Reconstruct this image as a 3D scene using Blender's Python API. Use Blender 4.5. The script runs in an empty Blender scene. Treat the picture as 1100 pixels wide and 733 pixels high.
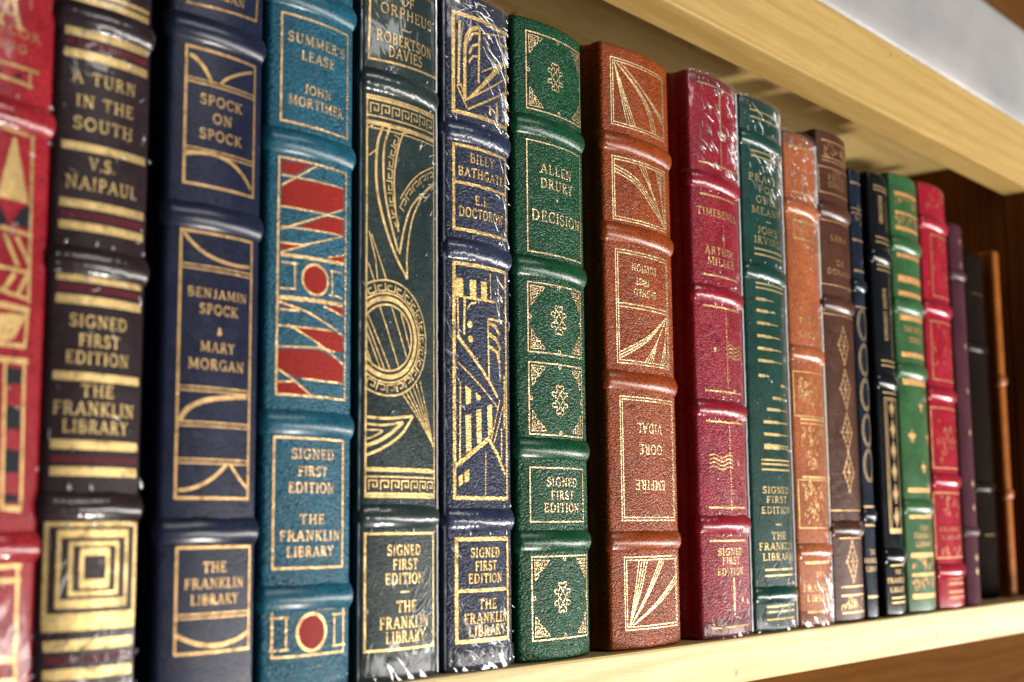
import bpy, bmesh, math, random
from mathutils import Vector, Matrix, noise
random.seed(7)
scene = bpy.context.scene
R = math.radians
# ------------------------------------------------------------------ camera
cam_d = bpy.data.cameras.new('camera'); cam = bpy.data.objects.new('camera', cam_d)
scene.collection.objects.link(cam); scene.camera = cam
yaw, pitch, roll = R(39.648), R(7.716), R(-0.531)
f = Vector((math.cos(yaw)*math.cos(pitch), math.sin(yaw)*math.cos(pitch), math.sin(pitch)))
r_ = f.cross(Vector((0, 0, 1))).normalized(); u_ = r_.cross(f)
c_, s_ = math.cos(roll), math.sin(roll)
rr, uu = r_*c_+u_*s_, u_*c_-r_*s_
m = Matrix((rr, uu, -f)).transposed().to_4x4(); m.translation = Vector((0, -0.312, 0.0475))
cam.matrix_world = m
cam_d.sensor_width = 36; cam_d.lens = 48.44; cam_d.clip_start = 0.02; cam_d.clip_end = 50
cam_d.dof.use_dof = True; cam_d.dof.focus_distance = 0.525; cam_d.dof.aperture_fstop = 10.5
cam_d.dof.aperture_blades = 7
# ------------------------------------------------------------------ world and lamps
world = bpy.data.worlds.new('World'); scene.world = world; world.use_nodes = True
world.node_tree.nodes['Background'].inputs[0].default_value = (0.95, 0.97, 1.0, 1)
world.node_tree.nodes['Background'].inputs[1].default_value = 0.06
def area(name, loc, target, size, size_y, power, col):
    l = bpy.data.lights.new(name, 'AREA'); l.shape = 'RECTANGLE'; l.size = size; l.size_y = size_y
    l.energy = power; l.color = col
    o = bpy.data.objects.new(name, l); scene.collection.objects.link(o)
    o.location = loc; o.rotation_euler = (Vector(target)-Vector(loc)).to_track_quat('-Z', 'Y').to_euler()
    return o
area('key_lamp', (2.0, -1.4, -0.40), (0.6, 0, 0.11), 2.6, 0.30, 56, (1, .96, .90))
area('overhead_fill', (0.95, -1.5, 1.0), (0.5, 0, 0.1), 0.9, 0.3, 8, (1, .97, .93))  # weak fill added from above, not a lamp of the room
area('low_fill', (0.95, -0.85, -0.75), (0.6, 0.02, 0.2), 0.16, 0.12, 14, (1, .94, .84))  # added fill from below, brightens the underside of the upper shelf
scene.view_settings.view_transform = 'Standard'; scene.view_settings.look = 'None'
scene.view_settings.exposure = 0; scene.view_settings.gamma = 1
scene.render.engine = 'CYCLES'
# ------------------------------------------------------------------ materials
MM = 0.001
def new_mat(name):
    mt = bpy.data.materials.new(name); mt.use_nodes = True
    nt = mt.node_tree; b = nt.nodes['Principled BSDF']
    return mt, nt, b
def N(nt, t, **kw):
    n = nt.nodes.new(t)
    for k, v in kw.items():
        if k.startswith('i_'): n.inputs[k[2:].replace('_', ' ')].default_value = v
        else: setattr(n, k, v)
    return n
def coords(nt, scale=(1, 1, 1), rot=(0, 0, 0), loc=(0, 0, 0), kind='Object'):
    tc = N(nt, 'ShaderNodeTexCoord'); mp = N(nt, 'ShaderNodeMapping')
    mp.inputs['Scale'].default_value = scale; mp.inputs['Rotation'].default_value = rot; mp.inputs['Location'].default_value = loc
    nt.links.new(tc.outputs[kind], mp.inputs['Vector']); return mp.outputs['Vector']
def ramp(nt, src, stops):
    r = N(nt, 'ShaderNodeValToRGB'); nt.links.new(src, r.inputs[0])
    el = r.color_ramp.elements
    while len(el) < len(stops): el.new(.5)
    for e, (p, c) in zip(el, stops): e.position = p; e.color = (*c, 1) if len(c) == 3 else c
    return r.outputs[0]
def mixc(nt, fac, a, b):
    m = N(nt, 'ShaderNodeMix', data_type='RGBA')
    if isinstance(fac, float): m.inputs[0].default_value = fac
    else: nt.links.new(fac, m.inputs[0])
    for i, v in ((6, a), (7, b)):
        if isinstance(v, tuple): m.inputs[i].default_value = (*v, 1)
        else: nt.links.new(v, m.inputs[i])
    return m.outputs[2]
def math_(nt, op, a, b=None):
    n = N(nt, 'ShaderNodeMath', operation=op)
    for i, v in ((0, a), (1, b)):
        if v is None: continue
        if isinstance(v, (int, float)): n.inputs[i].default_value = v
        else: nt.links.new(v, n.inputs[i])
    return n.outputs[0]
def pebble(nt, v, scale):
    # goatskin grain: warped, slightly stretched cells
    nz = N(nt, 'ShaderNodeTexNoise', i_Scale=220*scale, i_Detail=2.0); nt.links.new(v, nz.inputs['Vector'])
    wv = N(nt, 'ShaderNodeVectorMath', operation='MULTIPLY_ADD'); wv.inputs[1].default_value = (.0035,)*3
    nt.links.new(nz.outputs['Color'], wv.inputs[0]); nt.links.new(v, wv.inputs[2])
    mp = N(nt, 'ShaderNodeMapping'); mp.inputs['Scale'].default_value = (.8, .8, 1.35); mp.inputs['Rotation'].default_value = (0, R(22), 0)
    nt.links.new(wv.outputs[0], mp.inputs['Vector'])
    vo = N(nt, 'ShaderNodeTexVoronoi', feature='SMOOTH_F1', i_Scale=1350*scale, i_Smoothness=.35); nt.links.new(mp.outputs[0], vo.inputs['Vector'])
    return math_(nt, 'SUBTRACT', 1.0, vo.outputs['Distance']), vo, wv
def leather(name, col, grain=1.0, scale=1.0, rough=.36, wrapped=False, seed=0., var=.18, polish=0.):
    mt, nt, b = new_mat(name)
    v = coords(nt, loc=(seed, seed*.7, seed*.3))
    cell, vo, wvo = pebble(nt, v, scale)
    fine = N(nt, 'ShaderNodeTexNoise', i_Scale=2600*scale, i_Detail=3.0); nt.links.new(v, fine.inputs['Vector'])
    big = N(nt, 'ShaderNodeTexNoise', i_Scale=75.0, i_Detail=3.0, i_Roughness=.6); nt.links.new(v, big.inputs['Vector'])
    h = math_(nt, 'ADD', math_(nt, 'MULTIPLY', cell, 1.0), math_(nt, 'MULTIPLY', fine.outputs[0], .18))
    h = math_(nt, 'ADD', h, math_(nt, 'MULTIPLY', big.outputs[0], .35))
    bp = N(nt, 'ShaderNodeBump'); bp.inputs['Strength'].default_value = min(1, .55*grain); bp.inputs['Distance'].default_value = (.00022*grain)
    nt.links.new(h, bp.inputs['Height']); nt.links.new(bp.outputs[0], b.inputs['Normal'])
    dark = tuple(c*(1-var*1.6) for c in col); lite = tuple(min(1, c*(1+var)+.004) for c in col)
    cc = ramp(nt, big.outputs[0], [(.3, dark), (.52, col), (.75, lite)])
    cc = mixc(nt, ramp(nt, vo.outputs['Distance'], [(.35, (0, 0, 0)), (.8, (1, 1, 1))]), cc, tuple(c*.45 for c in col))
    # slight rubbed flecks
    fl = N(nt, 'ShaderNodeTexNoise', i_Scale=900.0, i_Detail=4.0, i_Roughness=.7); nt.links.new(v, fl.inputs['Vector'])
    cc = mixc(nt, ramp(nt, fl.outputs[0], [(.66, (0, 0, 0)), (.74, (.35,)*3)]), cc, tuple(min(1, c*1.8+.03) for c in col))
    nt.links.new(cc, b.inputs['Base Color'])
    rg = N(nt, 'ShaderNodeMapRange'); rg.inputs['To Min'].default_value = rough-.08; rg.inputs['To Max'].default_value = rough+.12
    nt.links.new(big.outputs[0], rg.inputs[0]); nt.links.new(rg.outputs[0], b.inputs['Roughness'])
    b.inputs['Specular IOR Level'].default_value = .23 if rough < .6 else .04
    if polish: b.inputs['Coat Weight'].default_value = polish; b.inputs['Coat Roughness'].default_value = .2
    if wrapped: film_coat(nt, b, v)
    return mt
def film_coat(nt, b, v, w=.6):
    # taut clear film: second gloss layer with its own creases
    mp = N(nt, 'ShaderNodeMapping'); mp.inputs['Scale'].default_value = (1, 1, .32); mp.inputs['Rotation'].default_value = (0, R(-38), 0)
    nt.links.new(v, mp.inputs['Vector'])
    n1 = N(nt, 'ShaderNodeTexNoise', i_Scale=130.0, i_Detail=2.0, i_Distortion=1.6); nt.links.new(mp.outputs[0], n1.inputs['Vector'])
    n2 = N(nt, 'ShaderNodeTexNoise', i_Scale=40.0, i_Detail=1.0); nt.links.new(v, n2.inputs['Vector'])
    h = math_(nt, 'ADD', math_(nt, 'MULTIPLY', n1.outputs[0], .6), math_(nt, 'MULTIPLY', n2.outputs[0], 1.6))
    bp = N(nt, 'ShaderNodeBump'); bp.inputs['Strength'].default_value = .7; bp.inputs['Distance'].default_value = .0014
    nt.links.new(h, bp.inputs['Height'])
    b.inputs['Coat Weight'].default_value = w; b.inputs['Coat Roughness'].default_value = .1
    nt.links.new(bp.outputs[0], b.inputs['Coat Normal'])
def gold(name, col=(.74, .50, .19), wrapped=False, rough=.38, metal=.85, seed=0., grain=1., scale=1.):
    mt, nt, b = new_mat(name)
    v = coords(nt, loc=(seed, seed*.7, seed*.3))
    cell, vo, wv = pebble(nt, v, scale)
    n = N(nt, 'ShaderNodeTexNoise', i_Scale=2200.0, i_Detail=3.0); nt.links.new(v, n.inputs['Vector'])
    w = N(nt, 'ShaderNodeTexNoise', i_Scale=300.0, i_Detail=5.0, i_Roughness=.75); nt.links.new(v, w.inputs['Vector'])
    cc = ramp(nt, w.outputs[0], [(.34, tuple(c*.38 for c in col)), (.46, tuple(c*.85 for c in col)), (.6, col), (.72, tuple(min(1, c*1.25+.05) for c in col))])
    nt.links.new(cc, b.inputs['Base Color'])
    rg = N(nt, 'ShaderNodeMapRange'); rg.inputs['From Min'].default_value = .35; rg.inputs['From Max'].default_value = .7; rg.inputs['To Min'].default_value = rough+.14; rg.inputs['To Max'].default_value = rough-.12
    nt.links.new(w.outputs[0], rg.inputs[0]); nt.links.new(rg.outputs[0], b.inputs['Roughness'])
    b.inputs['Metallic'].default_value = metal
    h = math_(nt, 'ADD', math_(nt, 'MULTIPLY', cell, .8*grain), math_(nt, 'MULTIPLY', n.outputs[0], .4))
    bp = N(nt, 'ShaderNodeBump'); bp.inputs['Strength'].default_value = .6; bp.inputs['Distance'].default_value = .00028
    nt.links.new(h, bp.inputs['Height']); nt.links.new(bp.outputs[0], b.inputs['Normal'])
    if wrapped: film_coat(nt, b, v, .4)
    return mt
def pigment(name, col, wrapped=False, rough=.45):
    mt, nt, b = new_mat(name); v = coords(nt)
    n = N(nt, 'ShaderNodeTexNoise', i_Scale=1100.0, i_Detail=4.0); nt.links.new(v, n.inputs['Vector'])
    nt.links.new(ramp(nt, n.outputs[0], [(.3, tuple(c*.75 for c in col)), (.7, tuple(min(1, c*1.2) for c in col))]), b.inputs['Base Color'])
    b.inputs['Roughness'].default_value = rough; b.inputs['Specular IOR Level'].default_value = .12
    bp = N(nt, 'ShaderNodeBump'); bp.inputs['Strength'].default_value = .5; bp.inputs['Distance'].default_value = .0003
    nt.links.new(n.outputs[0], bp.inputs['Height']); nt.links.new(bp.outputs[0], b.inputs['Normal'])
    if wrapped: film_coat(nt, b, v)
    return mt
def wood(name, a, c, dk, rough=.5, rings=1.0, axis='X', gloss=.4):
    mt, nt, b = new_mat(name)
    sc = {'X': (1.6, 26, 26), 'Z': (26, 26, 1.6)}[axis]
    v = coords(nt, sc)
    n0 = N(nt, 'ShaderNodeTexNoise', i_Scale=1.2, i_Detail=2.0); nt.links.new(v, n0.inputs['Vector'])
    wv = N(nt, 'ShaderNodeVectorMath', operation='MULTIPLY_ADD'); wv.inputs[1].default_value = (1.2,)*3
    nt.links.new(n0.outputs['Color'], wv.inputs[0]); nt.links.new(v, wv.inputs[2])
    w = N(nt, 'ShaderNodeTexWave', i_Scale=1.1*rings, i_Distortion=3.5, i_Detail=2.0); w.inputs['Detail Scale'].default_value = .6
    w.bands_direction = 'Z' if axis == 'X' else 'Y'; nt.links.new(wv.outputs[0], w.inputs['Vector'])
    v2 = coords(nt, tuple(s*7 for s in sc))
    n = N(nt, 'ShaderNodeTexNoise', i_Scale=3.0, i_Detail=6.0, i_Roughness=.65); nt.links.new(v2, n.inputs['Vector'])
    v3 = coords(nt); n3 = N(nt, 'ShaderNodeTexNoise', i_Scale=11.0, i_Detail=3.0); nt.links.new(v3, n3.inputs['Vector'])
    cc = ramp(nt, w.outputs[0], [(0, c), (.45, a), (1, a)])
    cc = mixc(nt, ramp(nt, n.outputs[0], [(.42, (0, 0, 0)), (.72, (.85,)*3)]), cc, tuple(x*.88 for x in c))
    cc = mixc(nt, ramp(nt, n3.outputs[0], [(.35, (0, 0, 0)), (.7, (.5,)*3)]), cc, tuple((x+y)/2*.92 for x, y in zip(a, c)))
    sp = N(nt, 'ShaderNodeTexVoronoi', i_Scale=42.0); nt.links.new(v3, sp.inputs['Vector'])
    cc = mixc(nt, ramp(nt, sp.outputs['Distance'], [(.05, (.75,)*3), (.085, (0, 0, 0))]), cc, dk)
    nt.links.new(cc, b.inputs['Base Color']); b.inputs['Roughness'].default_value = rough
    b.inputs['Specular IOR Level'].default_value = gloss
    bp = N(nt, 'ShaderNodeBump'); bp.inputs['Strength'].default_value = .35; bp.inputs['Distance'].default_value = .0006
    nt.links.new(n.outputs[0], bp.inputs['Height']); nt.links.new(bp.outputs[0], b.inputs['Normal'])
    return mt
def film_mat(name, base=.12, edge=.6, milky=.25):
    mt = bpy.data.materials.new(name); mt.use_nodes = True; nt = mt.node_tree; nt.nodes.clear()
    out = N(nt, 'ShaderNodeOutputMaterial'); tr = N(nt, 'ShaderNodeBsdfTransparent')
    gl = N(nt, 'ShaderNodeBsdfGlossy'); gl.inputs['Roughness'].default_value = .1; gl.inputs['Color'].default_value = (1, 1, 1, 1)
    df = N(nt, 'ShaderNodeBsdfDiffuse'); df.inputs['Color'].default_value = (.85, .87, .9, 1)
    m0 = N(nt, 'ShaderNodeMixShader'); m0.inputs[0].default_value = milky
    nt.links.new(gl.outputs[0], m0.inputs[1]); nt.links.new(df.outputs[0], m0.inputs[2])
    lw = N(nt, 'ShaderNodeLayerWeight'); lw.inputs[0].default_value = .35
    fac = math_(nt, 'ADD', math_(nt, 'MULTIPLY', lw.outputs['Fresnel'], edge), base)
    m1 = N(nt, 'ShaderNodeMixShader'); nt.links.new(fac, m1.inputs[0])
    nt.links.new(tr.outputs[0], m1.inputs[1]); nt.links.new(m0.outputs[0], m1.inputs[2]); nt.links.new(m1.outputs[0], out.inputs[0])
    return mt
# ------------------------------------------------------------------ object helpers
COL = scene.collection
def link_mesh(name, bm, mat, parent=None, smooth=False):
    me = bpy.data.meshes.new(name); bm.to_mesh(me); bm.free()
    me.materials.append(mat)
    if smooth:
        for p in me.polygons: p.use_smooth = True
    o = bpy.data.objects.new(name, me); COL.objects.link(o)
    if parent: o.parent = parent
    return o
def thing(name, label, cat, loc, group=None):
    o = bpy.data.objects.new(name, None); COL.objects.link(o); o.location = loc
    o.empty_display_size = .02
    o['label'] = label; o['category'] = cat
    if group: o['group'] = group
    return o
def box_bm(x0, x1, y0, y1, z0, z1, bev=.001, segs=2):
    bm = bmesh.new(); bmesh.ops.create_cube(bm, size=1)
    for v in bm.verts: v.co = Vector(((x0+x1)/2+v.co.x*(x1-x0), (y0+y1)/2+v.co.y*(y1-y0), (z0+z1)/2+v.co.z*(z1-z0)))
    if bev: bmesh.ops.bevel(bm, geom=bm.edges[:], offset=bev, segments=segs, profile=.6, affect='EDGES')
    return bm
# ------------------------------------------------------------------ bookcase
PINE = wood('pale_pine', (.80, .64, .32), (.66, .47, .18), (.30, .17, .07), rough=.48)
PINE2 = wood('yellow_pine', (.56, .375, .13), (.46, .29, .085), (.25, .15, .06), rough=.45)
PINE3 = wood('pine_underside', (.78, .57, .24), (.66, .44, .15), (.16, .10, .05), rough=.55)
STAIN = wood('orange_stained_wood', (.22, .075, .012), (.14, .042, .006), (.06, .02, .004), rough=.6, axis='Z', gloss=.2)
LOWST = wood('stained_back_wood', (.13, .050, .009), (.09, .032, .005), (.05, .016, .003), rough=.85, axis='X', gloss=.04)
STAIN2 = wood('dark_stained_wood', (.16, .065, .015), (.10, .036, .008), (.04, .015, .004), rough=.7, axis='X', gloss=.1)
case = thing('bookcase', 'pine bookcase with pale shelf edges and dark orange stained back and side', 'bookcase', (.4, .1, -.019))
def cpart(name, b, mat):
    bm = box_bm(*[v*MM for v in b], bev=.0012); bmesh.ops.translate(bm, verts=bm.verts, vec=-Vector(case.location))
    o = link_mesh(name, bm, mat, case); return o
cpart('shelf_board', (-400, 1150, -3, 220, -19, 0), PINE)['label'] = 'pale lower shelf board the books stand on'
cpart('shelf_board', (-400, 960, 17.3, 220.2, 295, 314), PINE3)['label'] = 'upper shelf board seen from below'
cpart('front_rail', (-400, 1150, -3.6, 17, 270, 313.6), PINE2)
cpart('side_panel', (925, 944, 17.4, 219, .3, 294.6), STAIN)
cpart('stile', (925, 975, -2.6, 17, .3, 269.6), STAIN)
cpart('back_panel', (-400, 2600, 220.5, 228, -19, 900), STAIN2)
cpart('back_panel', (-400, 2600, 220.5, 228, -500, -19.4), LOWST)
# ------------------------------------------------------------------ white package above
def plastic():
    mt, nt, b = new_mat('white_poly_wrap'); v = coords(nt)
    n = N(nt, 'ShaderNodeTexNoise', i_Scale=9.0, i_Detail=4.0, i_Distortion=1.0); nt.links.new(v, n.inputs['Vector'])
    n2 = N(nt, 'ShaderNodeTexNoise', i_Scale=45.0, i_Detail=5.0); nt.links.new(v, n2.inputs['Vector'])
    cc = ramp(nt, n.outputs[0], [(.3, (.31, .31, .32)), (.55, (.36, .352, .357)), (.75, (.41, .395, .38))])
    nt.links.new(cc, b.inputs['Base Color']); b.inputs['Roughness'].default_value = .4
    b.inputs['Coat Weight'].default_value = .15; b.inputs['Coat Roughness'].default_value = .3
    bp = N(nt, 'ShaderNodeBump'); bp.inputs['Strength'].default_value = .5; bp.inputs['Distance'].default_value = .002
    nt.links.new(n2.outputs[0], bp.inputs['Height']); nt.links.new(bp.outputs[0], b.inputs['Normal']); return mt
pk = thing('wrapped_package', 'long white plastic wrapped package lying on top of the upper shelf', 'package', (.75, .08, .314))
bm = bmesh.new()
nx, prof = 90, []
for i in range(9):
    a = -math.pi/2*i/8; prof.append((-.003-.0+.010*(1-math.cos(a)), .0665+.010*(-math.sin(a))))
prof = [(.0035, .0), (.0005, .0012), (-.0022, .0045), (-.003, .012), (-.003, .024), (-.003, .036), (-.003, .052)]+prof+[(.03, .0768), (.10, .0768), (.17, .0768)]
rows = []
for k in range(nx+1):
    x = -.6+1.0*k/nx; row = []
    for (y, z) in prof:
        d = noise.noise(Vector((x*14, y*20, z*30)))*.0016+noise.noise(Vector((x*60, y*60, z*80)))*.0004
        row.append(bm.verts.new((x, y-.08-abs(d)*0+d+.001, max(0, z+d*.6))))
    rows.append(row)
for a, b in zip(rows, rows[1:]):
    for i in range(len(prof)-1): j = i+1; bm.faces.new((a[i], b[i], b[j], a[j]))
for fc in bm.faces: fc.normal_update()
if sum(fc.normal.y for fc in bm.faces) > 0: bmesh.ops.reverse_faces(bm, faces=bm.faces[:])
link_mesh('plastic_wrap', bm, plastic(), pk, True)
ART = {
 'red1': dict(x0=155.13, x1=192.36, sag=0.09, bands=[151.9, 43.7], parts=[
  ['title_lettering', 'gold', [["T","A",3.52,179.25,11.2,5.6,0],["T","SAILOR",3.38,173.5,2.3,20.05,0],["T","SONG",2.52,169.35,2.3,12.64,0]]],
  ['gilt_frame', 'gold', [["L",0.9,0,[[0.76,164.5],[13.12,164.6]]],["L",0.9,0,[[0.95,160.8],[11.22,160.4]]],["L",0.8,0,[[10.27,164.2],[10.08,159.7]]]]],
  ['black_inlay', 'black', [["P",[[0.48,162.9],[2.0,162.6],[2.0,161.7],[0.48,161.9]]],["P",[[5.61,162.8],[7.7,162.9],[7.7,161.7],[5.61,161.7]]]]],
  ['gilt_frame', 'gold', [["L",1.1,0,[[-0.95,148.0],[12.55,147.3]]],["L",1.1,0,[[11.79,147.0],[12.55,104.3]]],["L",1.1,0,[[2.09,122.5],[12.93,121.8]]],["L",1.1,0,[[2.57,112.5],[12.17,112.2]]],["L",1.1,0,[[2.85,106.8],[12.83,105.3]]],["L",1.8,0,[[2.0,103.1],[13.02,102.6]]],["L",1.0,0,[[12.36,102.9],[11.79,92.7]]],["L",1.4,0,[[3.04,93.3],[12.17,93.4]]],["L",1.6,0,[[3.23,89.4],[13.02,89.6]]],["L",1.0,0,[[11.88,89.3],[12.55,52.9]]],["L",0.9,0,[[6.08,89.2],[6.75,52.9]]],["L",1.6,0,[[6.65,53.3],[12.36,52.9]]]]],
  ['gilt_ornament', 'gold', [["P",[[5.61,145.8],[6.65,145.9],[11.22,129.7],[1.81,129.9]]],["P",[[3.14,100.8],[12.17,101.5],[8.46,95.2],[5.89,94.3],[3.42,94.0]]],["L",1.4,0,[[4.18,121.1],[8.75,113.3]]],["L",1.4,0,[[7.8,120.8],[12.36,114.3]]],["L",1.4,0,[[7.7,111.3],[4.37,106.3]]],["L",1.4,0,[[11.69,111.5],[8.56,105.6]]]]],
  ['black_inlay', 'black', [["P",[[1.81,129.2],[5.32,123.9],[2.09,122.1]]],["P",[[9.7,128.7],[11.79,129.4],[11.6,123.3],[6.08,123.7]]],["P",[[6.46,87.7],[11.12,87.5],[11.12,83.7],[6.46,83.6]]],["P",[[6.75,78.3],[11.22,78.0],[11.31,72.6],[6.84,72.3]]],["P",[[7.13,67.6],[11.41,67.3],[11.41,61.7],[7.13,61.8]]],["P",[[7.51,56.7],[11.5,56.4],[11.41,54.4],[7.32,54.7]]]]],
  ['gilt_frame', 'gold', [["L",1.3,0,[[5.7,39.1],[13.4,39.1]]],["L",1.3,0,[[5.89,35.8],[13.21,35.5]]],["L",1.2,0,[[12.26,38.9],[12.55,12.1]]],["L",1.8,0,[[6.75,17.0],[13.12,16.5]]],["L",2,0,[[7.03,11.5],[13.31,11.2]]]]],
 ]),
 'south': dict(x0=191.9, x1=221.75, sag=0.08, bands=[183.4, 117.2, 53.5], parts=[
  ['gilt_rule', 'gold', [["L",1.3,0,[[-13.05,190.3],[13.05,190.3]]],["L",2.6,0,[[-13.05,178.7],[13.05,178.7]]],["L",2.6,0,[[-13.05,172.7],[13.05,172.7]]],["L",2.4,0,[[-13.05,147.7],[13.05,147.7]]],["L",2.4,0,[[-13.05,132.3],[13.05,132.3]]],["L",2.4,0,[[-13.05,126.4],[13.05,126.4]]],["L",2.5,0,[[-13.05,112.9],[13.05,112.9]]],["L",2.6,0,[[-13.05,107.0],[13.05,107.0]]],["L",2.4,0,[[-13.05,87.0],[13.05,87.0]]],["L",2.6,0,[[-13.05,69.4],[13.05,69.4]]],["L",2.5,0,[[-13.05,62.6],[13.05,62.6]]],["L",2.9,0,[[-13.05,19.0],[13.05,19.0]]],["L",2.9,0,[[-13.05,11.9],[13.05,11.9]]],["L",2.2,0,[[-13.05,187.9],[13.05,187.9]]]]],
  ['maroon_rule', 'maroon', [["L",2.0,0,[[-12.75,175.8],[12.75,175.8]]],["L",2.0,0,[[-12.75,129.3],[12.75,129.3]]],["L",2.0,0,[[-12.75,110.1],[12.75,110.1]]],["L",2.0,0,[[-12.75,65.7],[12.75,65.7]]],["L",2.0,0,[[-12.75,15.5],[12.75,15.5]]]]],
  ['title_lettering', 'gold', [["T","A TURN",-1.17,166.6,3.8,19.51,0],["T","IN THE",-0.84,160.15,3.8,17.61,0],["T","SOUTH",-1.1,154.05,3.8,17.98,0]]],
  ['author_lettering', 'gold', [["T","V.S.",-1.44,143.55,3.8,7.89,0],["T","NAIPAUL",-0.84,138.05,3.9,21.71,0]]],
  ['edition_lettering', 'gold', [["T","SIGNED",-0.72,101.6,3.6,17.22,0],["T","FIRST",-0.53,96.55,3.6,12.14,0],["T","EDITION",-0.61,92.0,3.7,18.82,0]]],
  ['publisher_lettering', 'gold', [["T","THE",-0.8,83.5,3.6,9.49,0],["T","FRANKLIN",-0.84,78.8,3.9,23.99,0],["T","LIBRARY",-0.54,74.15,3.8,19.43,0]]],
  ['gilt_ornament', 'gold', [["L",1.3,1,[[-13.21,50.5],[13.21,50.5],[13.21,25.0],[-13.21,25.0]]],["L",1.2,1,[[-10.02,47.2],[10.02,47.2],[10.02,29.0],[-10.02,29.0]]],["L",1.2,1,[[-6.83,44.3],[6.83,44.3],[6.83,31.7],[-6.83,31.7]]],["L",1.3,1,[[-3.79,41.9],[3.79,41.9],[3.79,34.4],[-3.79,34.4]]],["L",3.0,0,[[-13.66,50.0],[13.66,50.0]]],["L",4.8,0,[[-13.66,24.7],[13.66,24.7]]],["L",2.2,0,[[-10.32,46.8],[10.32,46.8]]],["L",2.4,0,[[-10.32,29.2],[10.32,29.2]]],["L",2.4,0,[[-4.25,34.1],[4.25,34.1]]],["L",2.0,0,[[-4.25,42.2],[4.25,42.2]]]]],
 ]),
 'spock': dict(x0=227.11, x1=261.58, sag=0.07, bands=[190.5, 135.6, 47.0], parts=[
  ['gilt_frame', 'gold', [["L",0.75,0,[[-12.22,202.0],[-12.13,197.3],[13.27,198.9],[14.05,210.1]]]]],
  ['author_lettering', 'gold', [["T","MORGAN",-0.79,202.3,2.8,17.81,0]]],
  ['gilt_frame', 'gold', [["L",0.9,1,[[-12.04,184.6],[13.18,184.6],[13.18,144.6],[-12.04,144.6]]],["L",0.45,0,[[-12.04,175.45],[13.18,175.45]]],["L",0.45,0,[[-12.04,174.35],[13.18,174.35]]],["L",0.45,0,[[-12.04,155.15],[13.18,155.15]]],["L",0.45,0,[[-12.04,154.05],[13.18,154.05]]]]],
  ['title_lettering', 'gold', [["T","SPOCK",0.22,169.95,3.4,15.28,0],["T","ON",0.44,164.95,3.4,6.99,0],["T","SPOCK",0.22,159.85,3.4,15.28,0]]],
  ['gilt_ornament', 'gold', [["L",1.3,0,[[-11.0,182.0],[-10.22,181.85],[-9.44,181.57],[-8.68,181.17],[-7.91,180.65],[-7.16,180.0],[-6.41,179.23],[-5.67,178.33],[-4.94,177.31],[-4.21,176.17],[-3.49,174.9]]],["L",0.9,0,[[-1.05,175.1],[-0.41,175.88],[0.37,176.66],[1.3,177.42],[2.37,178.16],[3.58,178.9],[4.93,179.62],[6.43,180.34],[8.07,181.04],[9.85,181.72],[11.78,182.4]]],["L",1.2,0,[[-11.96,152.9],[-8.95,153.64],[-6.07,154.08],[-3.32,154.22],[-0.72,154.06],[1.75,153.6],[4.08,152.84],[6.28,151.78],[8.34,150.42],[10.26,148.76],[12.05,146.8]]]]],
  ['gilt_frame', 'gold', [["L",0.9,1,[[-12.39,131.0],[13.01,131.0],[13.01,56.2],[-12.39,56.2]]],["L",0.45,0,[[-12.39,121.45],[13.01,121.45]]],["L",0.45,0,[[-12.39,120.35],[13.01,120.35]]],["L",0.45,0,[[-12.39,87.05],[13.01,87.05]]],["L",0.45,0,[[-12.39,85.95],[13.01,85.95]]],["L",0.45,0,[[-12.39,77.25],[13.01,77.25]]],["L",0.45,0,[[-12.39,76.15],[13.01,76.15]]],["L",0.45,0,[[-12.39,66.95],[13.01,66.95]]],["L",0.45,0,[[-12.39,65.85],[13.01,65.85]]]]],
  ['gilt_ornament', 'gold', [["L",1.1,0,[[-11.43,130.2],[-9.96,128.58],[-8.29,127.18],[-6.42,125.98],[-4.36,124.98],[-2.09,124.2],[0.37,123.62],[3.04,123.26],[5.9,123.1],[8.96,123.14],[12.22,123.4]]],["L",1.5,0,[[-11.26,77.2],[-10.96,78.57],[-10.22,79.81],[-9.04,80.93],[-7.4,81.93],[-5.32,82.8],[-2.79,83.55],[0.18,84.17],[3.6,84.67],[7.47,85.05],[11.78,85.3]]],["L",1.1,0,[[-11.52,58.2],[-9.76,58.39],[-8.04,58.71],[-6.37,59.15],[-4.73,59.71],[-3.14,60.4],[-1.59,61.21],[-0.08,62.15],[1.38,63.21],[2.81,64.39],[4.19,65.7]]],["L",1.0,0,[[5.76,65.7],[6.31,65.0],[6.91,64.3],[7.55,63.6],[8.25,62.9],[8.99,62.2],[9.78,61.5],[10.62,60.8],[11.51,60.1],[12.45,59.4],[13.44,58.7]]]]],
  ['author_lettering', 'gold', [["T","BENJAMIN",0.53,113.8,3.0,21.13,0],["T","SPOCK",0.7,109.3,3.2,13.62,0],["T","&",0.87,103.2,2.4,3.14,0],["T","MARY",0.44,98.55,3.2,12.22,0],["T","MORGAN",0.44,93.6,3.3,19.55,0]]],
  ['gilt_frame', 'gold', [["L",0.9,1,[[-11.48,42.7],[14.32,42.7],[14.32,14.2],[-11.48,14.2]]],["L",0.45,0,[[-11.48,24.65],[14.32,24.65]]],["L",0.45,0,[[-11.48,23.55],[14.32,23.55]]]]],
  ['gilt_ornament', 'gold', [["L",1.3,0,[[-11.0,19.2],[-8.67,18.04],[-6.3,17.14],[-3.87,16.48],[-1.39,16.06],[1.13,15.9],[3.7,15.98],[6.33,16.32],[9.0,16.9],[11.72,17.72],[14.49,18.8]]]]],
  ['publisher_lettering', 'gold', [["T","THE",0.78,37.25,3.2,8.21,0],["T","FRANKLIN",1.39,32.8,3.1,20.77,0],["T","LIBRARY",1.31,28.45,3.1,16.58,0]]],
 ]),
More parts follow.
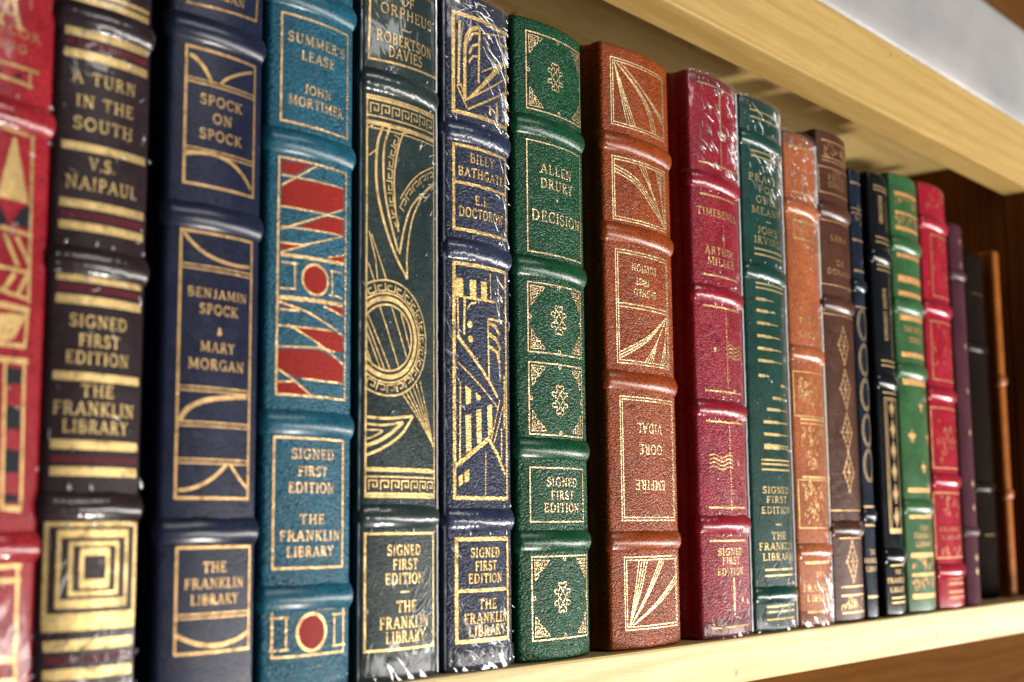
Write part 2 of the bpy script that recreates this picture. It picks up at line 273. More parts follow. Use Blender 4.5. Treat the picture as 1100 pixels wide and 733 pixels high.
 'summer': dict(x0=263.35, x1=299.23, sag=0.07, bands=[211.3, 164.7, 78.8, 27.4], parts=[
  ['gilt_frame', 'gold', [["L",0.75,1,[[-13.54,204.9],[14.36,204.9],[14.36,170.7],[-13.54,170.7]]]]],
  ['title_lettering', 'gold', [["T","SUMMER'S",0.68,197.95,3.5,23.9,0],["T","LEASE",0.5,192.9,3.5,13.72,0]]],
  ['author_lettering', 'gold', [["T","JOHN",0.32,182.25,3.3,11.36,0],["T","MORTIMER",0.37,177.9,3.5,22.71,0]]],
  ['red_inlay', 'redin', [["P",[[-12.99,158.1],[-2.36,158.6],[-8.09,154.4],[-12.9,154.5]]],["P",[[-12.9,150.1],[-8.63,153.0],[12.72,153.7],[12.63,147.4],[4.54,144.8],[-12.9,144.1]]],["P",[[12.54,144.2],[12.63,139.1],[7.91,138.2],[-6.54,138.7],[3.36,142.8]]],["P",[[-12.63,132.6],[-12.54,130.2],[-4.82,133.1]]],["P",[[5.09,130.4],[12.72,132.5],[12.72,129.7]]],["P",[[3.91,115.3],[12.63,115.8],[12.45,113.4]]],["P",[[-13.08,115.1],[-5.27,113.9],[-12.99,113.7]]],["P",[[-8.0,107.5],[7.45,107.7],[12.72,106.8],[12.54,101.7],[5.82,101.6]]],["P",[[-13.27,100.5],[2.09,101.5],[12.81,98.1],[12.72,92.2],[-7.09,92.4],[-13.54,94.8]]],["P",[[-13.54,90.8],[-6.36,90.7],[-1.64,87.3],[-13.54,87.2]]]]],
  ['gilt_frame', 'gold', [["L",0.75,1,[[-13.9,159.2],[13.99,159.2],[13.99,87.1],[-13.9,87.1]]]]],
  ['gilt_ornament', 'gold', [["L",0.6,0,[[-12.9,153.7],[12.72,154.0]]],["L",0.6,0,[[-12.9,150.5],[0.18,158.8]]],["L",0.6,0,[[-13.18,144.0],[12.81,144.2]]],["L",0.6,0,[[-13.08,136.9],[12.81,147.4]]],["L",0.6,0,[[-13.08,137.8],[12.9,138.8]]],["L",0.6,0,[[-13.08,132.8],[-4.82,133.1],[12.63,138.6]]],["L",0.6,0,[[-12.99,129.9],[-3.09,133.4]]],["L",0.6,0,[[5.09,130.7],[12.99,132.6]]],["L",0.6,0,[[-12.63,126.9],[-7.0,127.0]]],["L",0.6,0,[[6.36,126.7],[12.54,126.8]]],["L",0.6,0,[[-13.08,118.9],[-7.45,119.3]]],["L",0.6,0,[[6.0,119.1],[12.09,118.9]]],["L",0.6,0,[[6.36,126.7],[11.99,126.9]]],["L",0.6,0,[[-8.0,126.7],[-7.81,119.4]]],["L",0.6,0,[[7.0,126.8],[7.36,119.0]]],["L",0.6,0,[[-13.9,107.6],[7.45,108.0]]],["L",0.6,0,[[-13.81,101.3],[2.0,102.2]]],["L",0.6,0,[[2.0,102.2],[8.91,101.6]]],["L",0.6,0,[[-13.36,114.8],[-3.09,112.7],[12.72,107.1]]],["L",0.6,0,[[-10.36,108.2],[0.82,103.7],[12.81,98.1]]],["L",0.6,0,[[-13.36,112.5],[-6.0,112.7]]],["L",0.6,0,[[-5.0,92.2],[12.9,92.0]]],["L",0.6,0,[[-13.72,94.8],[-7.72,91.5],[-0.91,87.0]]],["L",0.6,0,[[-13.36,90.8],[-7.72,91.2]]],["L",0.6,0,[[3.54,115.2],[12.63,113.1]]],["L",1.2,0,[[-12.99,129.2],[12.99,129.7]]],["L",1.4,0,[[-13.54,116.2],[12.63,116.7]]]]],
  ['red_inlay', 'redin', [["P",[[4.86,122.9],[4.74,123.86],[4.38,124.77],[3.8,125.58],[3.03,126.26],[2.11,126.77],[1.08,127.09],[-0.0,127.2],[-1.08,127.09],[-2.11,126.77],[-3.03,126.26],[-3.8,125.58],[-4.38,124.77],[-4.74,123.86],[-4.86,122.9],[-4.74,121.94],[-4.38,121.03],[-3.8,120.22],[-3.03,119.54],[-2.11,119.03],[-1.08,118.71],[0.0,118.6],[1.08,118.71],[2.11,119.03],[3.03,119.54],[3.8,120.22],[4.38,121.03],[4.74,121.94]]]]],
  ['gilt_ornament', 'gold', [["L",0.9,1,[[5.2,122.9],[5.07,123.95],[4.69,124.94],[4.07,125.83],[3.24,126.57],[2.26,127.13],[1.16,127.48],[-0.0,127.6],[-1.16,127.48],[-2.26,127.13],[-3.24,126.57],[-4.07,125.83],[-4.69,124.94],[-5.07,123.95],[-5.2,122.9],[-5.07,121.85],[-4.69,120.86],[-4.07,119.97],[-3.24,119.23],[-2.26,118.67],[-1.16,118.32],[0.0,118.2],[1.16,118.32],[2.26,118.67],[3.24,119.23],[4.07,119.97],[4.69,120.86],[5.07,121.85]]]]],
  ['gilt_frame', 'gold', [["L",0.75,1,[[-14.31,74.4],[13.17,74.4],[13.17,36.1],[-14.31,36.1]]]]],
  ['edition_lettering', 'gold', [["T","SIGNED",0.18,69.75,3.4,16.9,0],["T","FIRST",-0.1,64.6,3.3,11.63,0],["T","EDITION",-0.27,59.7,3.5,17.99,0]]],
  ['publisher_lettering', 'gold', [["T","THE",-0.32,50.35,3.3,9.72,0],["T","FRANKLIN",-0.18,45.5,3.4,23.81,0],["T","LIBRARY",-0.46,40.85,3.4,18.35,0]]],
  ['gilt_frame', 'gold', [["L",0.75,1,[[-14.22,24.0],[13.99,24.0],[13.99,10.7],[-14.22,10.7]]]]],
  ['gilt_ornament', 'gold', [["L",0.6,0,[[-15,21.9],[-8.5,21.9]]],["L",0.6,0,[[-15,12.7],[-8.5,12.7]]],["L",0.6,0,[[-9.5,21.9],[-9.5,12.7]]],["L",0.6,0,[[15,21.9],[8.5,21.9]]],["L",0.6,0,[[15,12.7],[8.5,12.7]]],["L",0.6,0,[[9.5,21.9],[9.5,12.7]]],["L",1.1,1,[[5.6,17.3],[5.46,18.5],[5.05,19.64],[4.38,20.67],[3.49,21.52],[2.43,22.17],[1.25,22.56],[-0.0,22.7],[-1.25,22.56],[-2.43,22.17],[-3.49,21.52],[-4.38,20.67],[-5.05,19.64],[-5.46,18.5],[-5.6,17.3],[-5.46,16.1],[-5.05,14.96],[-4.38,13.93],[-3.49,13.08],[-2.43,12.43],[-1.25,12.04],[0.0,11.9],[1.25,12.04],[2.43,12.43],[3.49,13.08],[4.38,13.93],[5.05,14.96],[5.46,16.1]]]]],
  ['red_inlay', 'redin', [["P",[[4.9,17.3],[4.78,18.37],[4.41,19.38],[3.83,20.29],[3.06,21.05],[2.13,21.62],[1.09,21.98],[-0.0,22.1],[-1.09,21.98],[-2.13,21.62],[-3.06,21.05],[-3.83,20.29],[-4.41,19.38],[-4.78,18.37],[-4.9,17.3],[-4.78,16.23],[-4.41,15.22],[-3.83,14.31],[-3.06,13.55],[-2.13,12.98],[-1.09,12.62],[0.0,12.5],[1.09,12.62],[2.13,12.98],[3.06,13.55],[3.83,14.31],[4.41,15.22],[4.78,16.23]]]]],
 ]),
 'orph': dict(x0=302.63, x1=338.66, sag=0.075, bands=[193.4, 51.1], parts=[
  ['gilt_frame', 'gold', [["L",0.8,0,[[-14.9,227.0],[-15.54,200.2],[17.37,201.5],[18.28,236.9]]]]],
  ['title_lettering', 'gold', [["T","THE LYRE",2.33,229.3,3.6,25.5,0],["T","OF",0.96,223.4,3.9,6.3,0],["T","ORPHEUS",1.73,218.9,4.2,25.41,0]]],
  ['author_lettering', 'gold', [["T","ROBERTSON",0.87,209.0,4.3,26.97,0],["T","DAVIES",0.41,204.4,4.2,16.18,0]]],
  ['gilt_rule', 'gold', [["L",0.5,0,[[-2,213.2],[2,213.2]]]]],
  ['gilt_frame', 'gold', [["L",0.7,1,[[-15.9,187.8],[16.09,187.8],[16.09,57.4],[-15.9,57.4]]]]],
  ['gilt_ornament', 'gold', [["L",1.0,0,[[-15.9,186.9],[16.09,186.9]]],["L",0.42,0,[[-14.67,181.9],[-14.67,185.3],[-11.6,185.3],[-11.6,183.01],[-13.13,183.01],[-13.13,184.11]]],["L",0.42,0,[[-10.28,181.9],[-10.28,185.3],[-7.21,185.3],[-7.21,183.01],[-8.75,183.01],[-8.75,184.11]]],["L",0.42,0,[[-5.9,181.9],[-5.9,185.3],[-2.83,185.3],[-2.83,183.01],[-4.36,183.01],[-4.36,184.11]]],["L",0.42,0,[[-1.51,181.9],[-1.51,185.3],[1.56,185.3],[1.56,183.01],[0.02,183.01],[0.02,184.11]]],["L",0.42,0,[[2.87,181.9],[2.87,185.3],[5.94,185.3],[5.94,183.01],[4.41,183.01],[4.41,184.11]]],["L",0.42,0,[[7.26,181.9],[7.26,185.3],[10.33,185.3],[10.33,183.01],[8.79,183.01],[8.79,184.11]]],["L",0.42,0,[[11.64,181.9],[11.64,185.3],[14.71,185.3],[14.71,183.01],[13.18,183.01],[13.18,184.11]]],["L",0.5,0,[[-15.9,181.1],[16.09,181.1]]],["L",1.6,0,[[-15.9,178.8],[16.09,178.8]]],["L",0.4,0,[[-15.9,177.0],[16.09,177.0]]],["L",0.42,0,[[-14.67,59.5],[-14.67,62.5],[-11.6,62.5],[-11.6,60.48],[-13.13,60.48],[-13.13,61.45]]],["L",0.42,0,[[-10.28,59.5],[-10.28,62.5],[-7.21,62.5],[-7.21,60.48],[-8.75,60.48],[-8.75,61.45]]],["L",0.42,0,[[-5.9,59.5],[-5.9,62.5],[-2.83,62.5],[-2.83,60.48],[-4.36,60.48],[-4.36,61.45]]],["L",0.42,0,[[-1.51,59.5],[-1.51,62.5],[1.56,62.5],[1.56,60.48],[0.02,60.48],[0.02,61.45]]],["L",0.42,0,[[2.87,59.5],[2.87,62.5],[5.94,62.5],[5.94,60.48],[4.41,60.48],[4.41,61.45]]],["L",0.42,0,[[7.26,59.5],[7.26,62.5],[10.33,62.5],[10.33,60.48],[8.79,60.48],[8.79,61.45]]],["L",0.42,0,[[11.64,59.5],[11.64,62.5],[14.71,62.5],[14.71,60.48],[13.18,60.48],[13.18,61.45]]],["L",1.0,0,[[-15.9,58.3],[16.09,58.3]]],["L",0.5,0,[[-15.9,63.7],[16.09,63.7]]],["L",1.5,0,[[-15.9,66.0],[16.09,66.0]]],["L",1.0,0,[[-9.78,178.4],[-10.19,177.25],[-10.62,176.17],[-11.06,175.09],[-11.46,173.94],[-11.81,172.63],[-12.07,171.1],[-12.25,169.27],[-12.39,167.18],[-12.47,164.94],[-12.48,162.65],[-12.41,160.4],[-12.25,158.3],[-12.0,156.34],[-11.66,154.44],[-11.24,152.59],[-10.75,150.76],[-10.2,148.94],[-9.6,147.1],[-8.93,145.21],[-8.17,143.29],[-7.36,141.37],[-6.5,139.5],[-5.63,137.73],[-4.75,136.1],[-3.86,134.65],[-2.95,133.34],[-2.01,132.13],[-1.06,130.97],[-0.12,129.81],[0.82,128.6]]],["L",0.9,0,[[-7.13,178.4],[-7.54,177.13],[-7.98,175.91],[-8.42,174.69],[-8.83,173.41],[-9.18,172.04],[-9.42,170.5],[-9.56,168.75],[-9.64,166.83],[-9.64,164.81],[-9.59,162.74],[-9.48,160.72],[-9.32,158.8],[-9.1,157.0],[-8.83,155.26],[-8.5,153.56],[-8.12,151.87],[-7.69,150.16],[-7.22,148.4],[-6.69,146.59],[-6.09,144.75],[-5.45,142.89],[-4.78,141.03],[-4.11,139.16],[-3.47,137.3]]],["L",0.7,0,[[-0.91,178.2],[-1.37,177.05],[-1.84,175.93],[-2.31,174.81],[-2.77,173.67],[-3.19,172.47],[-3.57,171.2],[-3.91,169.85],[-4.24,168.43],[-4.53,166.97],[-4.79,165.47],[-4.99,163.94],[-5.12,162.4],[-5.18,160.83],[-5.18,159.21],[-5.13,157.56],[-5.03,155.91],[-4.9,154.29],[-4.75,152.7],[-4.56,151.16],[-4.32,149.65],[-4.05,148.16],[-3.76,146.67],[-3.47,145.19],[-3.2,143.7]]],["L",0.8,0,[[0.82,128.6],[0.79,130.13],[0.73,131.63],[0.66,133.12],[0.63,134.65],[0.67,136.23],[0.82,137.9],[1.06,139.69],[1.37,141.6],[1.75,143.57],[2.21,145.53],[2.75,147.43],[3.38,149.2],[4.12,150.87],[4.97,152.5],[5.9,154.06],[6.89,155.54],[7.92,156.93],[8.96,158.2],[10.04,159.32],[11.18,160.29],[12.35,161.17],[13.54,162.0],[14.74,162.82],[15.91,163.7]]],["L",0.9,0,[[-2.83,136.4],[-2.41,138.12],[-2.01,139.88],[-1.61,141.63],[-1.18,143.36],[-0.72,145.02],[-0.18,146.6],[0.35,148.05],[0.85,149.4],[1.39,150.69],[2.06,151.97],[2.94,153.29],[4.11,154.7],[5.64,156.21],[7.49,157.79],[9.54,159.41],[11.7,161.04],[13.86,162.68],[15.91,164.3]]],["L",0.6,0,[[-2.47,155.0],[-1.75,155.98],[-1.04,156.98],[-0.34,157.98],[0.38,158.96],[1.13,159.9],[1.92,160.8],[2.72,161.64],[3.52,162.43],[4.35,163.18],[5.23,163.92],[6.21,164.65],[7.31,165.4],[8.57,166.16],[9.96,166.91],[11.45,167.66],[12.98,168.4],[14.51,169.15],[16.0,169.9]]],["L",0.45,0,[[-3.57,176.6],[4.11,179.3]]],["L",0.45,0,[[-15.18,167.6],[-12.07,170.1]]],["L",0.4,0,[[-5.01,176.11],[-2.95,175.34],[-4.07,172.52],[-5.39,173.05],[-4.8,174.54]]],["L",0.4,0,[[-6.47,172.38],[-4.42,171.6],[-5.24,168.84],[-6.63,169.19],[-6.21,170.76]]],["L",0.4,0,[[-7.57,168.32],[-5.41,167.92],[-5.83,165.02],[-7.25,165.18],[-7.04,166.79]]],["L",0.4,0,[[-8.12,164.24],[-5.92,164.06],[-6.1,161.12],[-7.53,161.15],[-7.46,162.76]]],["L",0.4,0,[[-8.32,160.16],[-6.12,160.12],[-5.99,157.25],[-7.41,157.1],[-7.52,158.72]]],["L",0.4,0,[[-8.07,155.98],[-5.89,156.3],[-5.4,153.4],[-6.8,153.1],[-7.1,154.69]]],["L",0.4,0,[[-7.32,151.91],[-5.19,152.48],[-4.33,149.7],[-5.67,149.21],[-6.19,150.74]]],["L",0.4,0,[[-6.04,147.99],[-3.99,148.78],[-2.92,145.94],[-4.27,145.45],[-4.82,146.95]]],["L",0.4,0,[[-0.63,151.06],[-2.53,152.18],[-0.73,155.38],[0.5,154.66],[-0.45,152.96]]],["L",0.4,0,[[1.78,155.26],[-0.06,156.46],[2.37,159.47],[3.41,158.49],[2.14,157.04]]],["L",0.4,0,[[4.79,158.81],[3.25,160.38],[6.04,162.9],[6.95,161.8],[5.48,160.54]]],["L",0.4,0,[[8.37,161.91],[7.07,163.68],[10.41,165.65],[11.02,164.36],[9.33,163.45]]],["L",0.4,0,[[12.43,164.17],[11.54,166.18],[14.87,167.68],[15.48,166.39],[13.69,165.57]]]]],
  ['gilt_ornament', 'gold', [["L",0.6,0,[[-15.9,91.62],[-14.35,90.91],[-12.74,90.35],[-11.09,89.94],[-9.4,89.69],[-7.7,89.6],[-6.0,89.67],[-4.31,89.9],[-2.65,90.29],[-1.03,90.84],[0.53,91.53],[2.02,92.37],[3.43,93.35],[4.74,94.46],[5.95,95.68],[7.04,97.02],[8.0,98.45],[8.84,99.97],[9.53,101.55],[10.07,103.2],[10.46,104.89],[10.7,106.61],[10.78,108.35],[10.7,110.09],[10.46,111.81],[10.07,113.5],[9.53,115.15],[8.84,116.73],[8.0,118.25],[7.04,119.68],[5.95,121.02],[4.74,122.24],[3.43,123.35],[2.02,124.33],[0.53,125.17],[-1.03,125.86],[-2.65,126.41],[-4.31,126.8],[-6.0,127.03],[-7.7,127.1],[-9.4,127.01],[-11.09,126.76],[-12.74,126.35],[-14.35,125.79],[-15.9,125.08]]],["L",0.6,0,[[-15.9,96.52],[-14.71,95.74],[-13.45,95.08],[-12.12,94.55],[-10.75,94.16],[-9.36,93.91],[-7.94,93.8],[-6.52,93.84],[-5.11,94.02],[-3.73,94.35],[-2.38,94.81],[-1.08,95.41],[0.14,96.13],[1.3,96.98],[2.36,97.94],[3.33,99.0],[4.18,100.16],[4.93,101.4],[5.54,102.7],[6.03,104.06],[6.38,105.47],[6.59,106.9],[6.66,108.35],[6.59,109.8],[6.38,111.23],[6.03,112.64],[5.54,114.0],[4.93,115.3],[4.18,116.54],[3.33,117.7],[2.36,118.76],[1.3,119.72],[0.14,120.57],[-1.08,121.29],[-2.38,121.89],[-3.73,122.35],[-5.11,122.68],[-6.52,122.86],[-7.94,122.9],[-9.36,122.79],[-10.75,122.54],[-12.12,122.15],[-13.45,121.62],[-14.71,120.96],[-15.9,120.18]]],["L",1.6,0,[[-15.9,98.82],[-14.89,97.99],[-13.79,97.27],[-12.62,96.68],[-11.4,96.2],[-10.14,95.87],[-8.85,95.66],[-7.55,95.6],[-6.25,95.68],[-4.96,95.89],[-3.7,96.24],[-2.48,96.72],[-1.32,97.33],[-0.23,98.05],[0.78,98.89],[1.7,99.84],[2.52,100.87],[3.23,101.99],[3.82,103.18],[4.29,104.42],[4.62,105.71],[4.83,107.02],[4.89,108.35],[4.83,109.68],[4.62,110.99],[4.29,112.28],[3.82,113.52],[3.23,114.71],[2.52,115.83],[1.7,116.86],[0.78,117.81],[-0.23,118.65],[-1.32,119.37],[-2.48,119.98],[-3.7,120.46],[-4.96,120.81],[-6.25,121.02],[-7.55,121.1],[-8.85,121.04],[-10.14,120.83],[-11.4,120.5],[-12.62,120.02],[-13.79,119.43],[-14.89,118.71],[-15.9,117.88]]],["L",0.7,0,[[-15.9,101.74],[-15.12,100.83],[-14.25,100.01],[-13.29,99.3],[-12.25,98.7],[-11.16,98.23],[-10.02,97.89],[-8.85,97.68],[-7.67,97.6],[-6.49,97.66],[-5.31,97.86],[-4.17,98.18],[-3.07,98.64],[-2.03,99.22],[-1.06,99.92],[-0.18,100.72],[0.62,101.62],[1.31,102.61],[1.88,103.67],[2.34,104.78],[2.67,105.95],[2.87,107.14],[2.94,108.35],[2.87,109.56],[2.67,110.75],[2.34,111.92],[1.88,113.03],[1.31,114.09],[0.62,115.08],[-0.18,115.98],[-1.06,116.78],[-2.03,117.48],[-3.07,118.06],[-4.17,118.52],[-5.31,118.84],[-6.49,119.04],[-7.67,119.1],[-8.85,119.02],[-10.02,118.81],[-11.16,118.47],[-12.25,118.0],[-13.29,117.4],[-14.25,116.69],[-15.12,115.87],[-15.9,114.96]]],["L",0.4,0,[[-16.14,92.73],[-14.94,94.92],[-12.4,93.77],[-12.88,92.21],[-14.42,92.82]]],["L",0.4,0,[[-12.16,91.08],[-11.42,93.47],[-8.66,93.0],[-8.83,91.39],[-10.48,91.59]]],["L",0.4,0,[[-7.79,90.47],[-7.76,92.97],[-4.97,93.2],[-4.67,91.61],[-6.32,91.39]]],["L",0.4,0,[[-3.39,90.98],[-4.09,93.37],[-1.44,94.3],[-0.69,92.86],[-2.27,92.22]]],["L",0.4,0,[[0.61,92.55],[-0.54,94.77],[1.79,96.33],[2.81,95.06],[1.46,94.08]]],["L",0.4,0,[[4.21,95.11],[2.48,96.92],[4.36,99.0],[5.69,98.07],[4.64,96.78]]],["L",0.4,0,[[6.99,98.4],[4.94,99.83],[6.26,102.32],[7.74,101.65],[7.02,100.16]]],["L",0.4,0,[[8.94,102.36],[6.57,103.16],[7.26,105.89],[8.87,105.66],[8.53,104.03]]],["L",0.4,0,[[9.87,106.55],[7.4,106.9],[7.4,109.71],[9.02,109.79],[9.08,108.13]]],["L",0.4,0,[[9.76,110.96],[7.28,110.61],[6.63,113.35],[8.17,113.87],[8.63,112.27]]],["L",0.4,0,[[8.62,115.22],[6.34,114.19],[5.06,116.7],[6.39,117.63],[7.23,116.16]]],["L",0.4,0,[[6.52,118.97],[4.47,117.53],[2.63,119.64],[3.75,120.81],[4.9,119.61]]],["L",0.4,0,[[3.51,122.2],[1.95,120.24],[-0.36,121.84],[0.39,123.28],[1.81,122.4]]],["L",0.4,0,[[-0.11,124.52],[-1.26,122.3],[-3.9,123.27],[-3.44,124.83],[-1.85,124.32]]],["L",0.4,0,[[-4.3,125.92],[-4.77,123.46],[-7.55,123.73],[-7.57,125.36],[-5.91,125.27]]],["L",0.4,0,[[-8.71,126.21],[-8.46,123.72],[-11.23,123.29],[-11.71,124.85],[-10.04,125.19]]],["L",0.4,0,[[-12.94,125.38],[-12.2,122.99],[-14.76,121.88],[-15.54,123.3],[-14.05,124.04]]],["L",0.4,0,[[-15.9,116.41],[-6.6,97.81]]],["L",0.4,0,[[-11.1,118.88],[-3.1,99.21]]],["L",0.4,0,[[-6.1,118.56],[0.9,101.9]]],["L",0.4,0,[[-2.1,116.95],[2.4,104.59]]],["L",0.4,0,[[-15.9,109.96],[-10.6,98.14]]],["L",0.4,0,[[-15.9,104.59],[-13.6,98.67]]],["L",0.4,0,[[-15.9,113.19],[-8.8,97.6]]],["L",0.38,0,[[-1.65,90.9],[15.18,74.3]]],["L",0.38,0,[[0.0,91.6],[15.18,74.3]]],["L",0.38,0,[[1.74,92.3],[15.18,74.3]]],["L",0.38,0,[[3.47,93.4],[15.18,74.3]]],["L",0.38,0,[[5.3,94.3],[15.18,74.3]]],["L",0.38,0,[[7.22,95.5],[15.18,74.3]]],["L",0.4,0,[[-14.99,142.5],[-12.43,133.2],[-11.79,127.1]]],["L",0.4,0,[[-14.17,141.6],[-8.14,127.0]]],["L",0.4,0,[[-15.18,132.0],[-12.98,126.5]]]]],
  ['gilt_ornament', 'gold', [["L",1.0,0,[[-15.82,82.5],[-14.55,82.45],[-13.34,82.38],[-12.12,82.31],[-10.86,82.26],[-9.48,82.25],[-7.95,82.3],[-6.22,82.43],[-4.33,82.62],[-2.34,82.86],[-0.29,83.11],[1.76,83.37],[3.75,83.6]]],["L",1.0,0,[[3.75,83.6],[2.89,82.58],[2.06,81.55],[1.24,80.51],[0.38,79.5],[-0.54,78.52],[-1.55,77.6],[-2.68,76.73],[-3.91,75.89],[-5.21,75.09],[-6.52,74.34],[-7.82,73.64],[-9.05,73.0],[-10.22,72.44],[-11.36,71.96],[-12.48,71.53],[-13.59,71.13],[-14.7,70.73],[-15.82,70.3]]],["L",0.8,0,[[-15.82,80.3],[-14.72,80.25],[-13.65,80.18],[-12.58,80.11],[-11.48,80.06],[-10.34,80.05],[-9.14,80.1],[-7.86,80.23],[-6.51,80.42],[-5.12,80.66],[-3.71,80.91],[-2.3,81.17],[-0.91,81.4]]],["L",1.3,0,[[-0.91,81.4],[-1.88,80.7],[-2.87,79.97],[-3.85,79.25],[-4.82,78.55],[-5.77,77.89],[-6.67,77.3],[-7.53,76.78],[-8.34,76.31],[-9.14,75.88],[-9.91,75.49],[-10.67,75.13],[-11.43,74.8],[-12.18,74.5],[-12.92,74.25],[-13.65,74.03],[-14.37,73.83],[-15.09,73.62],[-15.82,73.4]]],["L",0.5,0,[[-15.82,78.4],[-14.68,78.39],[-13.4,78.4],[-12.13,78.42],[-10.99,78.41],[-10.13,78.34],[-9.69,78.2],[-9.79,77.94],[-10.33,77.58],[-11.15,77.17],[-12.08,76.75],[-12.96,76.38],[-13.62,76.1],[-14.07,75.92],[-14.43,75.81],[-14.75,75.75],[-15.03,75.71],[-15.32,75.66],[-15.63,75.6]]]]],
  ['gilt_frame', 'gold', [["L",0.9,1,[[-15.9,45.8],[15.27,45.8],[15.27,9.7],[-15.9,9.7]]]]],
  ['edition_lettering', 'gold', [["T","SIGNED",0.0,40.55,3.8,15.0,0],["T","FIRST",0.46,36.05,3.8,11.52,0],["T","EDITION",0.41,31.6,3.9,17.46,0]]],
  ['publisher_lettering', 'gold', [["T","THE",0.82,22.85,4.1,9.14,0],["T","FRANKLIN",0.69,17.9,4.2,22.39,0],["T","LIBRARY",0.96,13.4,4.1,18.0,0]]],
  ['gilt_rule', 'gold', [["L",0.5,0,[[-2,27.4],[2,27.4]]]]],
 ]),
 'bath': dict(x0=342.5, x1=377.61, sag=0.08, bands=[185.3, 143.0, 50.1], parts=[
  ['gilt_frame', 'gold', [["L",1.6,1,[[-13.79,227.9],[15.71,227.9],[15.71,191.9],[-13.79,191.9]]]]],
  ['gilt_ornament', 'gold', [["L",1.1,0,[[-11.07,225.4],[-11.6,201.2]]],["L",1.2,0,[[-1.43,225.7],[-2.14,204.3]]],["L",1.6,0,[[-8.84,197.3],[-8.75,215.4],[-8.12,220.1],[-5.8,223.5],[-1.96,224.9]]],["L",1.1,0,[[-6.78,219.0],[-4.91,222.0],[-1.79,222.9]]],["L",1.1,0,[[-6.78,214.1],[-4.91,217.4],[-2.05,218.8]]],["L",0.9,0,[[-6.96,210.9],[-5.0,213.5],[-2.05,214.2]]],["L",0.7,0,[[-12.41,201.4],[-7.85,194.0]]],["L",0.7,0,[[-10.8,202.4],[-8.21,196.7]]],["L",0.7,0,[[-8.66,196.6],[13.66,209.7]]],["L",0.8,0,[[-7.41,193.7],[15.17,205.4]]],["L",1.4,0,[[4.19,197.5],[4.11,193.9]]],["L",1.4,0,[[8.48,199.6],[8.84,194.0]]],["L",0.6,0,[[0.09,223.3],[15.62,226.6]]],["L",0.5,0,[[0.54,222.0],[8.03,214.9]]],["L",0.8,0,[[10.26,226.4],[10.89,222.9],[16.42,222.5]]],["L",0.6,0,[[-0.09,209.1],[15.44,217.1]]],["P",[[-8.21,197.1],[10.8,215.7],[14.55,215.7],[-5.98,197.9]]]]],
  ['gilt_frame', 'gold', [["L",1.2,1,[[-13.84,180.0],[14.55,180.0],[14.55,150.0],[-13.84,150.0]]],["L",1.1,0,[[-13.84,166.6],[14.55,166.6]]]]],
  ['title_lettering', 'gold', [["T","BILLY",-0.13,176.2,3.9,12.94,0],["T","BATHGATE",0.09,170.9,3.8,24.28,0]]],
  ['author_lettering', 'gold', [["T","E.L.",-0.31,161.35,3.8,8.12,0],["T","DOCTOROW",0.14,156.5,4.0,23.65,0]]],
  ['gilt_frame', 'gold', [["L",1.4,1,[[-13.92,137.9],[13.66,137.9],[13.66,57.4],[-13.92,57.4]]]]],
